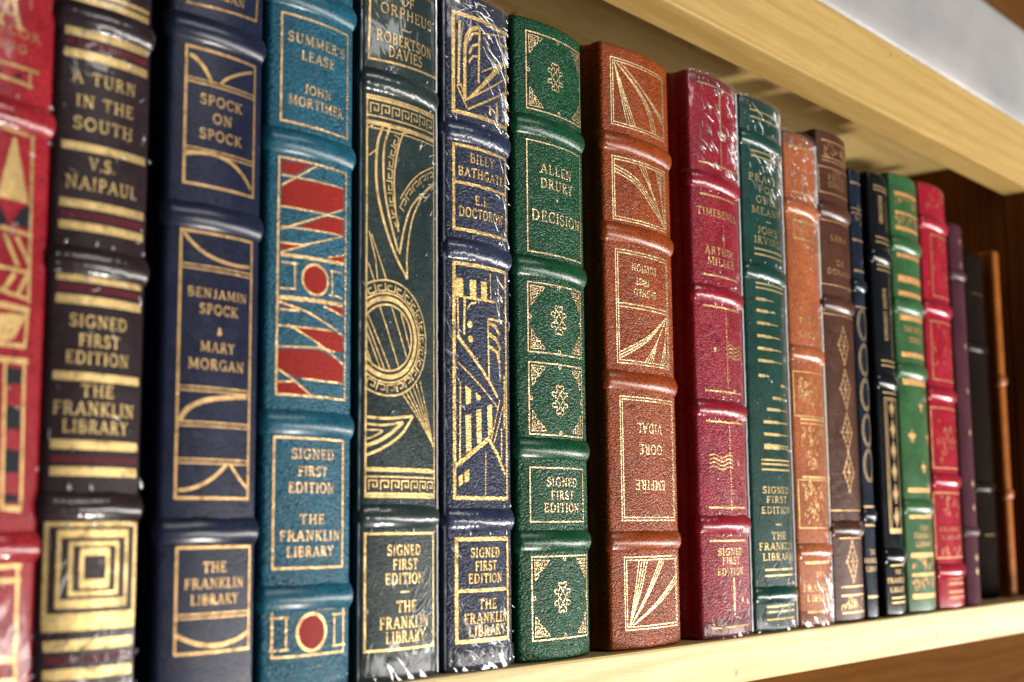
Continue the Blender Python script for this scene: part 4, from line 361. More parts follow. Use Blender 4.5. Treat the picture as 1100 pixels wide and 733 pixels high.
  ['gilt_rule', 'gold', [["L",1.0,0,[[-11.9,231.1],[12.75,231.1]]],["L",1.0,0,[[-11.9,208.4],[12.75,208.4]]],["L",0.9,0,[[-11.9,185.3],[12.75,185.3]]],["L",0.6,0,[[-11.9,131.7],[12.75,131.7]]],["L",1.2,0,[[-11.9,97.4],[12.75,97.4]]],["L",0.6,0,[[-11.9,95.3],[12.75,95.3]]],["L",1.2,0,[[-11.9,69.8],[12.75,69.8]]],["L",1.3,0,[[-11.9,29.6],[12.75,29.6]]],["L",1.3,0,[[-11.9,6.9],[12.75,6.9]]],["L",0.6,0,[[-11.9,193.8],[12.75,193.8]]]]],
  ['gilt_ornament', 'gold', [["L",0.6,1,[[-15.64,120.1],[14.39,120.1],[14.39,98.8],[-15.64,98.8]]],["S",100.7,117.8,46,-0.7,0.72,3],["S",74.1,93.6,46,-0.7,0.72,4],["L",0.6,1,[[-14.96,68.5],[13.76,68.5],[13.76,45.9],[-14.96,45.9]]],["S",47.8,66.6,50,-0.7,0.72,5],["L",0.5,1,[[-11.57,194.4],[10.64,194.4],[10.64,185.2],[-11.57,185.2]]],["S",186.6,194.5,12,-0.7,0.72,7]]],
  ['title_lettering', 'gold', [["T","FIRST",0,144.9,3.2,20.4,0],["T","LIGHT",0,138.6,3.2,20.4,0]]],
  ['publisher_lettering', 'gold', [["T","THE",0,24.1,2.6,8.5,0],["T","FRANKLIN",0,18.0,3.4,28.9,0],["T","LIBRARY",0,13.2,3.4,23.8,0]]],
 ]),
 'lessing': dict(x0=620.51, x1=654.42, sag=0.08, bands=[205.4, 157.3, 45.1], parts=[
  ['gilt_rule', 'gold', [["L",0.8,0,[[-12.93,241.6],[13.79,241.6]]],["L",0.6,0,[[-12.93,232.8],[13.79,232.8]]],["L",0.6,0,[[-12.93,231.0],[13.79,231.0]]]]],
  ['gilt_ornament', 'gold', [["S",233.9,239.9,26,-0.7,0.75,8]]],
  ['gilt_frame', 'gold', [["L",0.5,1,[[-15.9,227.5],[14.63,227.5],[14.63,214.1],[-15.9,214.1]]]]],
  ['title_lettering', 'gold', [["T","THE",0,226.4,3.0,9.66,0],["T","FIFTH",0,222.7,3.0,17.24,0],["T","CHILD",0,219.0,3.0,17.24,0]]],
  ['gilt_frame', 'gold', [["L",0.5,1,[[-17.12,199.8],[15.75,199.8],[15.75,166.8],[-17.12,166.8]]]]],
  ['author_lettering', 'gold', [["T","LENA",0,191.3,3.1,17.24,0],["T","DE",0,178.6,3.2,8.62,0],["T","DONALD",0,173.8,3.1,24.14,0],["T",".",0,185.3,2.4,1.72,0]]],
  ['gilt_frame', 'gold', [["L",0.5,1,[[-17.24,151.8],[15.86,151.8],[15.86,54.2],[-17.24,54.2]]]]],
  ['gilt_ornament', 'gold', [["D",136.7,5.2,9.3],["D",114.6,5.2,9.3],["D",92.9,5.2,9.3],["D",73.1,5.2,9.3]]],
  ['gilt_rule', 'gold', [["L",0.9,0,[[-11.21,40.8],[13.79,40.8]]],["L",0.9,0,[[-11.21,17.0],[13.79,17.0]]],["L",0.9,0,[[-11.21,12.9],[13.79,12.9]]],["L",0.9,0,[[-11.21,4.6],[13.79,4.6]]]]],
  ['gilt_ornament', 'gold', [["D",29.2,5.5,9.5],["S",5.8,11.6,22,-0.6,0.7,11]]],
 ]),
 'blue': dict(x0=653.61, x1=667.67, sag=0.12, bands=[170.3, 52.0], parts=[
  ['gilt_rule', 'gold', [["L",1.2,0,[[-5.84,225.0],[6.2,225.0]]],["L",0.6,0,[[-5.84,211.2],[6.2,211.2]]],["L",0.6,0,[[-5.84,208.7],[6.2,208.7]]],["L",1.2,0,[[-5.84,194.3],[6.2,194.3]]],["L",1.2,0,[[-5.84,178.0],[6.2,178.0]]],["L",1.0,0,[[-5.84,159.0],[6.2,159.0]]],["L",1.3,0,[[-5.84,56.2],[6.2,56.2]]],["L",1.3,0,[[-5.84,46.8],[6.2,46.8]]],["L",1.5,0,[[-5.84,11.1],[6.2,11.1]]]]],
  ['gilt_ornament', 'gold', [["S",203.3,212.3,10,-0.6,0.7,12],["L",0.55,1,[[4.9,149.8],[4.53,153.0],[3.46,155.72],[1.88,157.53],[-0.0,158.17],[-1.88,157.53],[-3.46,155.72],[-4.53,153.0],[-4.9,149.8],[-4.53,146.6],[-3.46,143.88],[-1.88,142.07],[0.0,141.43],[1.88,142.07],[3.46,143.88],[4.53,146.6]]],["L",0.55,1,[[3.82,149.8],[3.53,152.52],[2.7,154.83],[1.46,156.37],[-0.0,156.91],[-1.46,156.37],[-2.7,154.83],[-3.53,152.52],[-3.82,149.8],[-3.53,147.08],[-2.7,144.77],[-1.46,143.23],[0.0,142.69],[1.46,143.23],[2.7,144.77],[3.53,147.08]]],["L",0.55,1,[[4.9,131.5],[4.53,134.7],[3.46,137.42],[1.88,139.23],[-0.0,139.87],[-1.88,139.23],[-3.46,137.42],[-4.53,134.7],[-4.9,131.5],[-4.53,128.3],[-3.46,125.58],[-1.88,123.77],[0.0,123.13],[1.88,123.77],[3.46,125.58],[4.53,128.3]]],["L",0.55,1,[[3.82,131.5],[3.53,134.22],[2.7,136.53],[1.46,138.07],[-0.0,138.61],[-1.46,138.07],[-2.7,136.53],[-3.53,134.22],[-3.82,131.5],[-3.53,128.78],[-2.7,126.47],[-1.46,124.93],[0.0,124.39],[1.46,124.93],[2.7,126.47],[3.53,128.78]]],["L",0.55,1,[[4.9,113.5],[4.53,116.7],[3.46,119.42],[1.88,121.23],[-0.0,121.87],[-1.88,121.23],[-3.46,119.42],[-4.53,116.7],[-4.9,113.5],[-4.53,110.3],[-3.46,107.58],[-1.88,105.77],[0.0,105.13],[1.88,105.77],[3.46,107.58],[4.53,110.3]]],["L",0.55,1,[[3.82,113.5],[3.53,116.22],[2.7,118.53],[1.46,120.07],[-0.0,120.61],[-1.46,120.07],[-2.7,118.53],[-3.53,116.22],[-3.82,113.5],[-3.53,110.78],[-2.7,108.47],[-1.46,106.93],[0.0,106.39],[1.46,106.93],[2.7,108.47],[3.53,110.78]]],["L",0.55,1,[[4.9,95.1],[4.53,98.3],[3.46,101.02],[1.88,102.83],[-0.0,103.47],[-1.88,102.83],[-3.46,101.02],[-4.53,98.3],[-4.9,95.1],[-4.53,91.9],[-3.46,89.18],[-1.88,87.37],[0.0,86.73],[1.88,87.37],[3.46,89.18],[4.53,91.9]]],["L",0.55,1,[[3.82,95.1],[3.53,97.82],[2.7,100.13],[1.46,101.67],[-0.0,102.21],[-1.46,101.67],[-2.7,100.13],[-3.53,97.82],[-3.82,95.1],[-3.53,92.38],[-2.7,90.07],[-1.46,88.53],[0.0,87.99],[1.46,88.53],[2.7,90.07],[3.53,92.38]]],["L",0.55,1,[[4.9,77.1],[4.53,80.3],[3.46,83.02],[1.88,84.83],[-0.0,85.47],[-1.88,84.83],[-3.46,83.02],[-4.53,80.3],[-4.9,77.1],[-4.53,73.9],[-3.46,71.18],[-1.88,69.37],[0.0,68.73],[1.88,69.37],[3.46,71.18],[4.53,73.9]]],["L",0.55,1,[[3.82,77.1],[3.53,79.82],[2.7,82.13],[1.46,83.67],[-0.0,84.21],[-1.46,83.67],[-2.7,82.13],[-3.53,79.82],[-3.82,77.1],[-3.53,74.38],[-2.7,72.07],[-1.46,70.53],[0.0,69.99],[1.46,70.53],[2.7,72.07],[3.53,74.38]]]]],
  ['publisher_lettering', 'gold', [["T","THE",0,33.3,2.8,5.84,0],["T","FRANKLIN",0,29.2,2.8,13.86,0],["T","LIBRARY",0,25.0,2.8,12.4,0]]],
 ]),
 'black': dict(x0=677.87, x1=702.03, sag=0.09, bands=[190.3, 122.4, 30.8], parts=[
  ['gilt_rule', 'gold', [["L",0.9,0,[[-7.65,228.4],[10.49,228.4]]],["L",0.9,0,[[-7.65,226.4],[10.49,226.4]]],["L",0.9,0,[[-7.65,200.2],[10.49,200.2]]],["L",0.9,0,[[-7.65,197.6],[10.49,197.6]]],["L",0.9,0,[[-7.65,185.0],[10.49,185.0]]],["L",0.9,0,[[-7.65,182.5],[10.49,182.5]]],["L",0.9,0,[[-7.65,133.3],[10.49,133.3]]],["L",0.9,0,[[-7.65,130.8],[10.49,130.8]]],["L",0.9,0,[[-7.65,118.5],[10.49,118.5]]],["L",0.9,0,[[-7.65,116.3],[10.49,116.3]]],["L",0.9,0,[[-7.65,27.9],[10.49,27.9]]],["L",0.9,0,[[-7.65,26.0],[10.49,26.0]]],["L",0.9,0,[[-7.65,9.3],[10.49,9.3]]],["L",0.9,0,[[-7.65,6.9],[10.49,6.9]]]]],
  ['title_lettering', 'gold', [["V","SELECTED STORIES",-1.5,215.7,4.2,15.2],["V","NADINE GORDIMER",-1.5,158.4,4.0,28.4]]],
  ['gilt_rule', 'gold', [["L",0.5,0,[[6,221.9],[6,204.6]]],["L",0.5,0,[[6,178.7],[6,135.7]]]]],
  ['gilt_frame', 'gold', [["L",0.6,1,[[-6.5,113.6],[9,113.6],[9,42.8],[-6.5,42.8]]],["L",0.5,1,[[-4.8,112.6],[7.5,112.6],[7.5,44.3],[-4.8,44.3]]],["L",3,0,[[-6.17,43.8],[8.64,43.8]]]]],
  ['gilt_ornament', 'gold', [["P",[[-1.6,108.3],[1,111.9],[3.6,108.3],[1,104.7]]],["L",0.5,1,[[-2.6,108.3],[1,113.3],[4.6,108.3],[1,103.3]]],["P",[[-1.6,97.1],[1,100.7],[3.6,97.1],[1,93.5]]],["L",0.5,1,[[-2.6,97.1],[1,102.1],[4.6,97.1],[1,92.1]]],["P",[[-1.6,85.8],[1,89.4],[3.6,85.8],[1,82.2]]],["L",0.5,1,[[-2.6,85.8],[1,90.8],[4.6,85.8],[1,80.8]]],["P",[[-1.6,74.8],[1,78.4],[3.6,74.8],[1,71.2]]],["L",0.5,1,[[-2.6,74.8],[1,79.8],[4.6,74.8],[1,69.8]]],["P",[[-1.6,63.1],[1,66.7],[3.6,63.1],[1,59.5]]],["L",0.5,1,[[-2.6,63.1],[1,68.1],[4.6,63.1],[1,58.1]]],["P",[[-1.6,51.0],[1,54.6],[3.6,51.0],[1,47.4]]],["L",0.5,1,[[-2.6,51.0],[1,56.0],[4.6,51.0],[1,46.0]]]]],
  ['publisher_lettering', 'gold', [["T","THE",0,22.6,2.6,7.4,0],["T","FRANKLIN",0,18.3,2.9,20.98,0],["T","LIBRARY",0,13.6,2.9,17.27,0]]],
 ]),
 'green': dict(x0=707.32, x1=744.39, sag=0.09, bands=[201.4, 166.6, 130.5, 56.5], parts=[
  ['gilt_rule', 'copper', [["L",2.4,0,[[-14.77,229.9],[15.14,229.9]]],["L",1.6,0,[[-14.77,219.0],[15.14,219.0]]],["L",2.6,0,[[-14.77,210.3],[15.14,210.3]]],["L",2.6,0,[[-14.77,194.8],[15.14,194.8]]],["L",4.2,0,[[-14.77,181.7],[15.14,181.7]]],["L",3.0,0,[[-14.77,173.4],[15.14,173.4]]],["L",3.4,0,[[-14.77,160.1],[15.14,160.1]]],["L",3.0,0,[[-14.77,139.5],[15.14,139.5]]],["L",3.6,0,[[-14.77,124.4],[15.14,124.4]]],["L",2.8,0,[[-14.77,65.5],[15.14,65.5]]],["L",3.0,0,[[-14.77,51.5],[15.14,51.5]]],["L",2.8,0,[[-14.77,30.6],[15.14,30.6]]],["L",1.8,0,[[-14.77,20.2],[15.14,20.2]]],["L",2.8,0,[[-14.77,8.8],[15.14,8.8]]]]],
  ['gilt_ornament', 'copper', [["S",222.4,228.4,22,-0.75,0.78,21],["S",213.7,218.0,22,-0.75,0.78,22],["S",22.4,28.3,22,-0.75,0.78,23],["S",12.7,18.5,22,-0.75,0.78,24],["P",[[2.1,110.7],[3,116.3],[3.9,110.7],[3,107.5]]],["P",[[3,110.2],[1.8,112.9],[0.1,113.1],[-0.3,111.4],[1.1,110.5]]],["P",[[3,109.7],[1.3,109.4],[1.5,108.2]]],["P",[[3,110.2],[4.2,112.9],[5.9,113.1],[6.3,111.4],[4.9,110.5]]],["P",[[3,109.7],[4.7,109.4],[4.5,108.2]]],["P",[[-9.9,93.8],[-9,99.4],[-8.1,93.8],[-9,90.6]]],["P",[[-9,93.3],[-10.2,96.0],[-11.9,96.2],[-12.3,94.5],[-10.9,93.6]]],["P",[[-9,92.8],[-10.7,92.5],[-10.5,91.3]]],["P",[[-9,93.3],[-7.8,96.0],[-6.1,96.2],[-5.7,94.5],[-7.1,93.6]]],["P",[[-9,92.8],[-7.3,92.5],[-7.5,91.3]]],["P",[[12.1,93.8],[13,99.4],[13.9,93.8],[13,90.6]]],["P",[[13,93.3],[11.8,96.0],[10.1,96.2],[9.7,94.5],[11.1,93.6]]],["P",[[13,92.8],[11.3,92.5],[11.5,91.3]]],["P",[[13,93.3],[14.2,96.0],[15.9,96.2],[16.3,94.5],[14.9,93.6]]],["P",[[13,92.8],[14.7,92.5],[14.5,91.3]]],["P",[[2.1,77.1],[3,82.7],[3.9,77.1],[3,73.9]]],["P",[[3,76.6],[1.8,79.3],[0.1,79.5],[-0.3,77.8],[1.1,76.9]]],["P",[[3,76.1],[1.3,75.8],[1.5,74.6]]],["P",[[3,76.6],[4.2,79.3],[5.9,79.5],[6.3,77.8],[4.9,76.9]]],["P",[[3,76.1],[4.7,75.8],[4.5,74.6]]]]],
  ['title_lettering', 'copper', [["T","THE PROUD",0,153.8,3.4,23.47,0],["T","TOWER",0,147.9,3.5,15.9,0]]],
  ['publisher_lettering', 'copper', [["T","THE",0,45.0,2.8,11.36,0],["T","FRANKLIN",0,41.0,3.0,23.47,0],["T","LIBRARY",0,36.5,2.9,20.82,0]]],
 ]),
 'red2': dict(x0=747.51, x1=784.95, sag=0.09, bands=[220.3, 170.3, 120.5, 71.4, 21.0], parts=[
  ['gilt_frame', 'goldfaint', [["L",1.1,1,[[-10.04,213.2],[16.83,213.2],[16.83,177.3],[-10.04,177.3]]],["L",1.1,1,[[-14.1,162.3],[16.83,162.3],[16.83,128.7],[-14.1,128.7]]],["L",1.1,1,[[-17.88,112.6],[16.44,112.6],[16.44,78.5],[-17.88,78.5]]],["L",1.1,1,[[-19.12,64.5],[17.59,64.5],[17.59,28.4],[-19.12,28.4]]]]],
  ['gilt_ornament', 'goldfaint', [["S",229.3,241.2,20,-0.7,0.7,30],["S",180.4,214.9,20,-0.7,0.7,31],["S",131.2,161.5,20,-0.7,0.7,32],["S",82.2,110.0,20,-0.7,0.7,33],["S",50.9,62.5,20,-0.7,0.7,34],["S",29.3,34.0,20,-0.7,0.7,35]]],
  ['gilt_rule', 'goldfaint', [["L",1.6,0,[[-9.56,16.9],[13.38,16.9]]],["L",1.6,0,[[-9.56,13.9],[13.38,13.9]]],["L",1.6,0,[[-9.56,9.3],[13.38,9.3]]],["L",1.6,0,[[-9.56,6.2],[13.38,6.2]]]]],
  ['title_lettering', 'goldfaint', [["T","THE",0,100.3,2.7,11.47,0],["T","LETTERS",0,94.0,2.9,26.77,0],["T","FRANKLIN",0,44.2,2.9,30.59,0],["T","LIBRARY",0,39.6,2.8,26.77,0]]],
 ]),
 'purple': dict(x0=786.06, x1=807.06, sag=0.12, bands=[194.2, 42.4], parts=[
  ['gilt_ornament', 'gold', [["P",[[-1,214.9],[1,217.3],[3,214.9],[1,212.5]]],["P",[[-1,200.6],[1,203.0],[3,200.6],[1,198.2]]],["P",[[-1,151.6],[1,154.0],[3,151.6],[1,149.2]]],["P",[[-1,124.9],[1,127.3],[3,124.9],[1,122.5]]],["P",[[-1,100.2],[1,102.6],[3,100.2],[1,97.8]]],["P",[[-1,70.3],[1,72.7],[3,70.3],[1,67.9]]],["P",[[-1,56.4],[1,58.8],[3,56.4],[1,54.0]]],["P",[[-1,27.6],[1,30.0],[3,27.6],[1,25.2]]],["P",[[-1,19.6],[1,22.0],[3,19.6],[1,17.2]]]]],
 ]),
}# ------------------------------------------------------------------ lettering: a stroke alphabet with serifs (cap height 1)
def el(cx, cy, rx, ry, a0, a1, n=12):
    return [(cx+rx*math.cos(R(a0+(a1-a0)*i/n)), cy+ry*math.sin(R(a0+(a1-a0)*i/n))) for i in range(n+1)]
TK, TN = .15, .085
GL = {
'A': (.82, [(TN, [(.08, 0), (.41, 1)]), (TK, [(.72, 0), (.40, 1)]), (TN, [(.2, .34), (.62, .34)])], [(.08, 0), (.73, 0)]),
'B': (.68, [(TK, [(.16, 0), (.16, 1)]), (TN, [(.08, .97), (.35, .97)]+el(.35, .75, .2, .22, 90, -90)+[(.16, .53)]), (TK*.8, [(.16, .53), (.36, .53)]+el(.36, .28, .25, .25, 90, -90)+[(.08, .03)])], []),
'C': (.78, [(TK*.85, el(.44, .5, .35, .47, 42, 318, 20)), (TN, [(.7, .98), (.7, .72)]), (TN*.7, [(.71, .2), (.69, .3)])], []),
'D': (.82, [(TK, [(.16, 0), (.16, 1)]), (TK*.8, [(.08, .97), (.32, .97)]+el(.34, .5, .38, .47, 90, -90, 16)+[(.08, .03)])], []),
'E': (.64, [(TK, [(.16, 0), (.16, 1)]), (TN, [(.06, .97), (.56, .97), (.56, .8)]), (TN, [(.16, .51), (.44, .51)]), (TN, [(.44, .4), (.44, .62)]), (TN, [(.06, .03), (.58, .03), (.6, .22)])], []),
'F': (.60, [(TK, [(.16, 0), (.16, 1)]), (TN, [(.06, .97), (.55, .97), (.55, .8)]), (TN, [(.16, .5), (.44, .5)]), (TN, [(.44, .4), (.44, .6)])], [(.16, 0)]),
'G': (.84, [(TK*.85, el(.44, .5, .35, .47, 42, 318, 20)), (TN, [(.7, .98), (.7, .74)]), (TK, [(.69, .04), (.69, .42)])], [(.69, .42)]),
'H': (.84, [(TK, [(.16, 0), (.16, 1)]), (TK, [(.68, 0), (.68, 1)]), (TN, [(.16, .51), (.68, .51)])], [(.16, 0), (.16, 1), (.68, 0), (.68, 1)]),
'I': (.34, [(TK, [(.17, 0), (.17, 1)])], [(.17, 0), (.17, 1)]),
'J': (.48, [(TK, [(.32, 1), (.32, .2)]+el(.17, .2, .15, .17, 0, -120, 6))], [(.32, 1)]),
'K': (.80, [(TK, [(.16, 0), (.16, 1)]), (TN, [(.2, .42), (.64, 1)]), (TK, [(.32, .55), (.7, 0)])], [(.16, 0), (.16, 1), (.64, 1), (.7, 0)]),
'L': (.62, [(TK, [(.16, 0), (.16, 1)]), (TN, [(.06, .03), (.56, .03), (.58, .24)])], [(.16, 1)]),
'M': (1.0, [(TN, [(.14, 0), (.17, 1)]), (TK, [(.17, 1), (.49, .12)]), (TN, [(.49, .12), (.82, 1)]), (TK, [(.82, 1), (.85, 0)])], [(.14, 0), (.16, 1), (.83, 1), (.85, 0)]),
'N': (.86, [(TN, [(.16, 0), (.16, 1)]), (TK, [(.16, 1), (.7, .02)]), (TN, [(.7, 0), (.7, 1)])], [(.16, 0), (.13, 1), (.7, 1)]),
'O': (.86, [(TK*.9, el(.43, .5, .35, .47, 0, 360, 26))], []),
'P': (.64, [(TK, [(.16, 0), (.16, 1)]), (TK*.75, [(.08, .97), (.35, .97)]+el(.35, .72, .21, .25, 90, -90)+[(.16, .47)])], [(.16, 0)]),
'Q': (.86, [(TK*.9, el(.43, .5, .35, .47, 0, 360, 26)), (TK, [(.45, .15), (.8, -.15)])], []),
'R': (.76, [(TK, [(.16, 0), (.16, 1)]), (TK*.75, [(.08, .97), (.35, .97)]+el(.35, .74, .2, .23, 90, -90)+[(.16, .51)]), (TK, [(.36, .5), (.66, 0)])], [(.16, 0), (.67, 0)]),
'S': (.60, [(TK*.9, el(.3, .75, .21, .22, 30, 250, 12)+el(.3, .27, .23, .24, 70, -150, 12)), (TN, [(.5, .98), (.5, .76)]), (TN, [(.07, .02), (.07, .26)])], []),
'T': (.74, [(TK, [(.37, 0), (.37, 1)]), (TN, [(.06, .78), (.06, .97), (.68, .97), (.68, .78)])], [(.37, 0)]),
'U': (.82, [(TK, [(.17, 1), (.17, .32)]+el(.41, .3, .24, .27, 180, 270, 7)), (TN, el(.41, .3, .26, .27, 270, 360, 7)+[(.67, 1)])], [(.17, 1), (.67, 1)]),
'V': (.80, [(TK, [(.1, 1), (.4, 0)]), (TN, [(.4, 0), (.7, 1)])], [(.1, 1), (.7, 1)]),
'W': (1.1, [(TK, [(.1, 1), (.33, 0)]), (TN, [(.33, 0), (.54, .9)]), (TK, [(.54, .9), (.77, 0)]), (TN, [(.77, 0), (1., 1)])], [(.1, 1), (.54, 1), (1., 1)]),
'X': (.78, [(TK, [(.12, 1), (.66, 0)]), (TN, [(.66, 1), (.12, 0)])], [(.12, 0), (.12, 1), (.66, 0), (.66, 1)]),
'Y': (.76, [(TK, [(.1, 1), (.38, .5)]), (TN, [(.66, 1), (.38, .5)]), (TK, [(.38, .5), (.38, 0)])], [(.1, 1), (.66, 1), (.38, 0)]),
'Z': (.68, [(TN, [(.1, .76), (.1, .97), (.58, .97)]), (TK, [(.58, .97), (.1, .03)]), (TN, [(.1, .03), (.6, .03), (.6, .24)])], []),
'&': (.82, [(TK*.8, [(.72, .05), (.26, .7)]+el(.38, .8, .14, .16, 200, -20, 10)+[(.2, .42)]+el(.3, .24, .2, .21, 150, 330, 10)+[(.66, .5)])], []),
'.': (.28, [(.15, [(.14, 0), (.14, .15)])], []),
"'": (.24, [(.11, [(.12, 1.02), (.12, .75)])], []),
}
class Ctx: k = 0
def sub(pts, mx=1.4):
    out = [pts[0]]
    for a, b in zip(pts, pts[1:]):
        n = max(1, int(math.ceil(abs(b[0]-a[0])/mx)))
        for i in range(1, n+1): out.append((a[0]+(b[0]-a[0])*i/n, a[1]+(b[1]-a[1])*i/n))
    return out
def strip(bm, F, pts, w, closed=False):
    pts = [tuple(p) for p in pts]
    q = [pts[0]]
    for p in pts[1:]:
        if math.hypot(p[0]-q[-1][0], p[1]-q[-1][1]) > 1e-4: q.append(p)
    if closed:
        if math.hypot(q[0][0]-q[-1][0], q[0][1]-q[-1][1]) < 1e-4: q = q[:-1]
        q = sub(q+[q[0]])[:-1]
    else: q = sub(q)
    n = len(q); w = w*.9 if w > .5 else w
    if n < 2: return
    Ctx.k += 1; off = .07+(Ctx.k % 40)*.0028
    L, Rr = [], []
    for i in range(n):
        if closed: a, c = q[i-1], q[(i+1) % n]
        else: a, c = q[max(0, i-1)], q[min(n-1, i+1)]
        b = q[i]
        d1 = (b[0]-a[0], b[1]-a[1]); d2 = (c[0]-b[0], c[1]-b[1])
        l1 = math.hypot(*d1); l2 = math.hypot(*d2)
        if l1 < 1e-9: d1, l1 = d2, l2
        if l2 < 1e-9: d2, l2 = d1, l1
        n1 = (-d1[1]/l1, d1[0]/l1); n2 = (-d2[1]/l2, d2[0]/l2)
        mx, my = n1[0]+n2[0], n1[1]+n2[1]; ml = math.hypot(mx, my) or 1; mx /= ml; my /= ml
        k = w/2/max(.45, mx*n1[0]+my*n1[1])
        L.append(bm.verts.new(F(b[0]+mx*k, b[1]+my*k, off))); Rr.append(bm.verts.new(F(b[0]-mx*k, b[1]-my*k, off)))
    for i in range(n if closed else n-1):
        j = (i+1) % n
        bm.faces.new((L[i], Rr[i], Rr[j], L[j]))
def poly(bm, F, pts, low=False):
    Ctx.k += 1; off = (.03 if low else .07)+(Ctx.k % 40)*(.0008 if low else .0028)
    t = bmesh.new(); vs = [t.verts.new((p[0], p[1], 0)) for p in pts]; t.faces.new(vs)
    x0 = min(p[0] for p in pts); x1 = max(p[0] for p in pts); x = x0+1.4
    while x < x1:
        bmesh.ops.bisect_plane(t, geom=t.verts[:]+t.edges[:]+t.faces[:], plane_co=(x, 0, 0), plane_no=(1, 0, 0)); x += 1.4
    bmesh.ops.triangulate(t, faces=t.faces[:]); mp = {}
    for fc in t.faces:
        c = []
        for v in fc.verts:
            if v not in mp: mp[v] = bm.verts.new(F(v.co.x, v.co.y, off))
            c.append(mp[v])
        try:
            nf = bm.faces.new(c); nf.normal_update()
            if nf.normal.y > 0: nf.normal_flip()
        except ValueError: pass
    t.free()
def text(bm, F, s, sc, zc, h, width, rot=0, vert=False, bold=1.05):
    if not vert: h *= .86
    gap = .13; W = -gap
    for ch in s: W += (.35 if ch == ' ' else GL[ch][0])+gap
    kx = width/W if len(s) > 1 else h
    def P(x, y):
        a = (x-W/2)*kx; b = (y-.5)*h
        if vert: a, b = b, -a
        elif rot: a, b = -a, -b
        return (sc+a, zc+b)
    x = 0
    for ch in s:
        if ch == ' ': x += .35+gap; continue
        w, st, sf = GL[ch]
        for wd, pts in st: strip(bm, F, [P(x+a, b) for a, b in pts], wd*bold*(h*.6+min(kx, h)*.4))
        for a, b in sf: 
            b2 = b+(.03 if b < .5 else -.03)
            strip(bm, F, [P(x+a-.15, b2), P(x+a+.15, b2)], .07*h)
        x += w+gap
def scroll(bm, F, z0, z1, n, s0, s1, seed, hs):
    rg = random.Random(seed)
    for i in range(n):
        s = rg.uniform(s0, s1)*hs; z = rg.uniform(min(z0, z1), max(z0, z1)); r = rg.uniform(.7, 1.7); a0 = rg.uniform(0, 6.28); t = rg.uniform(3.5, 5.5)*rg.choice([-1, 1])
        strip(bm, F, [(s+r*(1-.5*k/8)*math.cos(a0+t*k/8), z+r*(1-.5*k/8)*math.sin(a0+t*k/8)*1.2) for k in range(9)], rg.uniform(.3, .6))
def circ(bm, F, x, y, r, w, n=10): strip(bm, F, [(x+r*math.cos(6.2832*i/n), y+r*math.sin(6.2832*i/n)) for i in range(n)], w, True)
def corner(bm, F, s, z, ds, dz, k):
    P = lambda pts: [(s+ds*x*k, z+dz*y*k) for x, y in pts]
    strip(bm, F, P([(0, 0), (6.2, .2), (5.0, 1.6), (4.4, 1.2), (3.9, 2.6), (2.8, 2.4), (2.6, 3.6), (1.3, 4.1), (1.7, 5.0), (.3, 6.4)]), .30, True)
    for x, y, r in ((1.3, 1.3, .75), (2.9, 1.2, .55), (1.1, 2.9, .55), (4.2, .7, .35), (.6, 4.4, .35)): circ(bm, F, s+ds*x*k, z+dz*y*k, r, .24)
    strip(bm, F, P([(.4, .4), (2.2, 2.2), (3.2, 3.4)]), .3); strip(bm, F, P([(2.2, 3.0), (3.0, 2.1)]), .3)
def center(bm, F, z, k):
    for sx in (-1, 1):
        for sz in (-1, 1):
            P = lambda pts: [(sx*x*k*1.35, z+sz*y*k*1.28) for x, y in pts]
            strip(bm, F, P([(.25, 1.5), (.35, 2.1), (.95, 2.3), (1.35, 2.8), (1.15, 3.3), (.6, 3.35), (.25, 2.9)]), .42)
            strip(bm, F, P([(1.45, .2), (1.5, .9), (2.2, .8), (2.7, 1.15), (2.6, 1.65), (2.0, 1.8), (1.4, 1.5), (1.1, 1.9), (.95, 2.3)]), .42)
            strip(bm, F, P([(0, 1.35), (1.15, 0)]), .4)
    circ(bm, F, 0, z+3.4*k*1.2, .3, .25, 6); circ(bm, F, 0, z-3.4*k*1.2, .3, .25, 6)
def diamond(bm, F, z, rx, rz, s0=0):
    V = [(-rx, 0), (0, rz), (rx, 0), (0, -rz)]
    strip(bm, F, [(s0+a, z+b) for a, b in V], .45, True)
    for i in range(16):
        k = i//4; fr = (i % 4)/4; a = V[k]; c = V[(k+1) % 4]
        circ(bm, F, s0+a[0]*(1-fr)+c[0]*fr, z+a[1]*(1-fr)+c[1]*fr, .8 if fr == 0 else .55, .4, 6)
    for i in range(6): strip(bm, F, [(s0, z), (s0+rx*.55*math.cos(i*1.047), z+rz*.6*math.sin(i*1.047))], .5)
def put(bm, F, pr, hs, low):
    k = pr[0]
    if k == 'L': strip(bm, F, pr[3], pr[1], bool(pr[2]))
    elif k == 'P': poly(bm, F, pr[1], low)
    elif k == 'T': text(bm, F, pr[1], pr[2], pr[3], pr[4], pr[5], pr[6])
    elif k == 'V': text(bm, F, pr[1], pr[2], pr[3], pr[4], pr[5], 0, True)
    elif k == 'S': scroll(bm, F, *pr[1:], hs)
    elif k == 'C': corner(bm, F, *pr[1:5], 1.12)
    elif k == 'X': center(bm, F, *pr[1:])
    elif k == 'D': diamond(bm, F, *pr[1:])
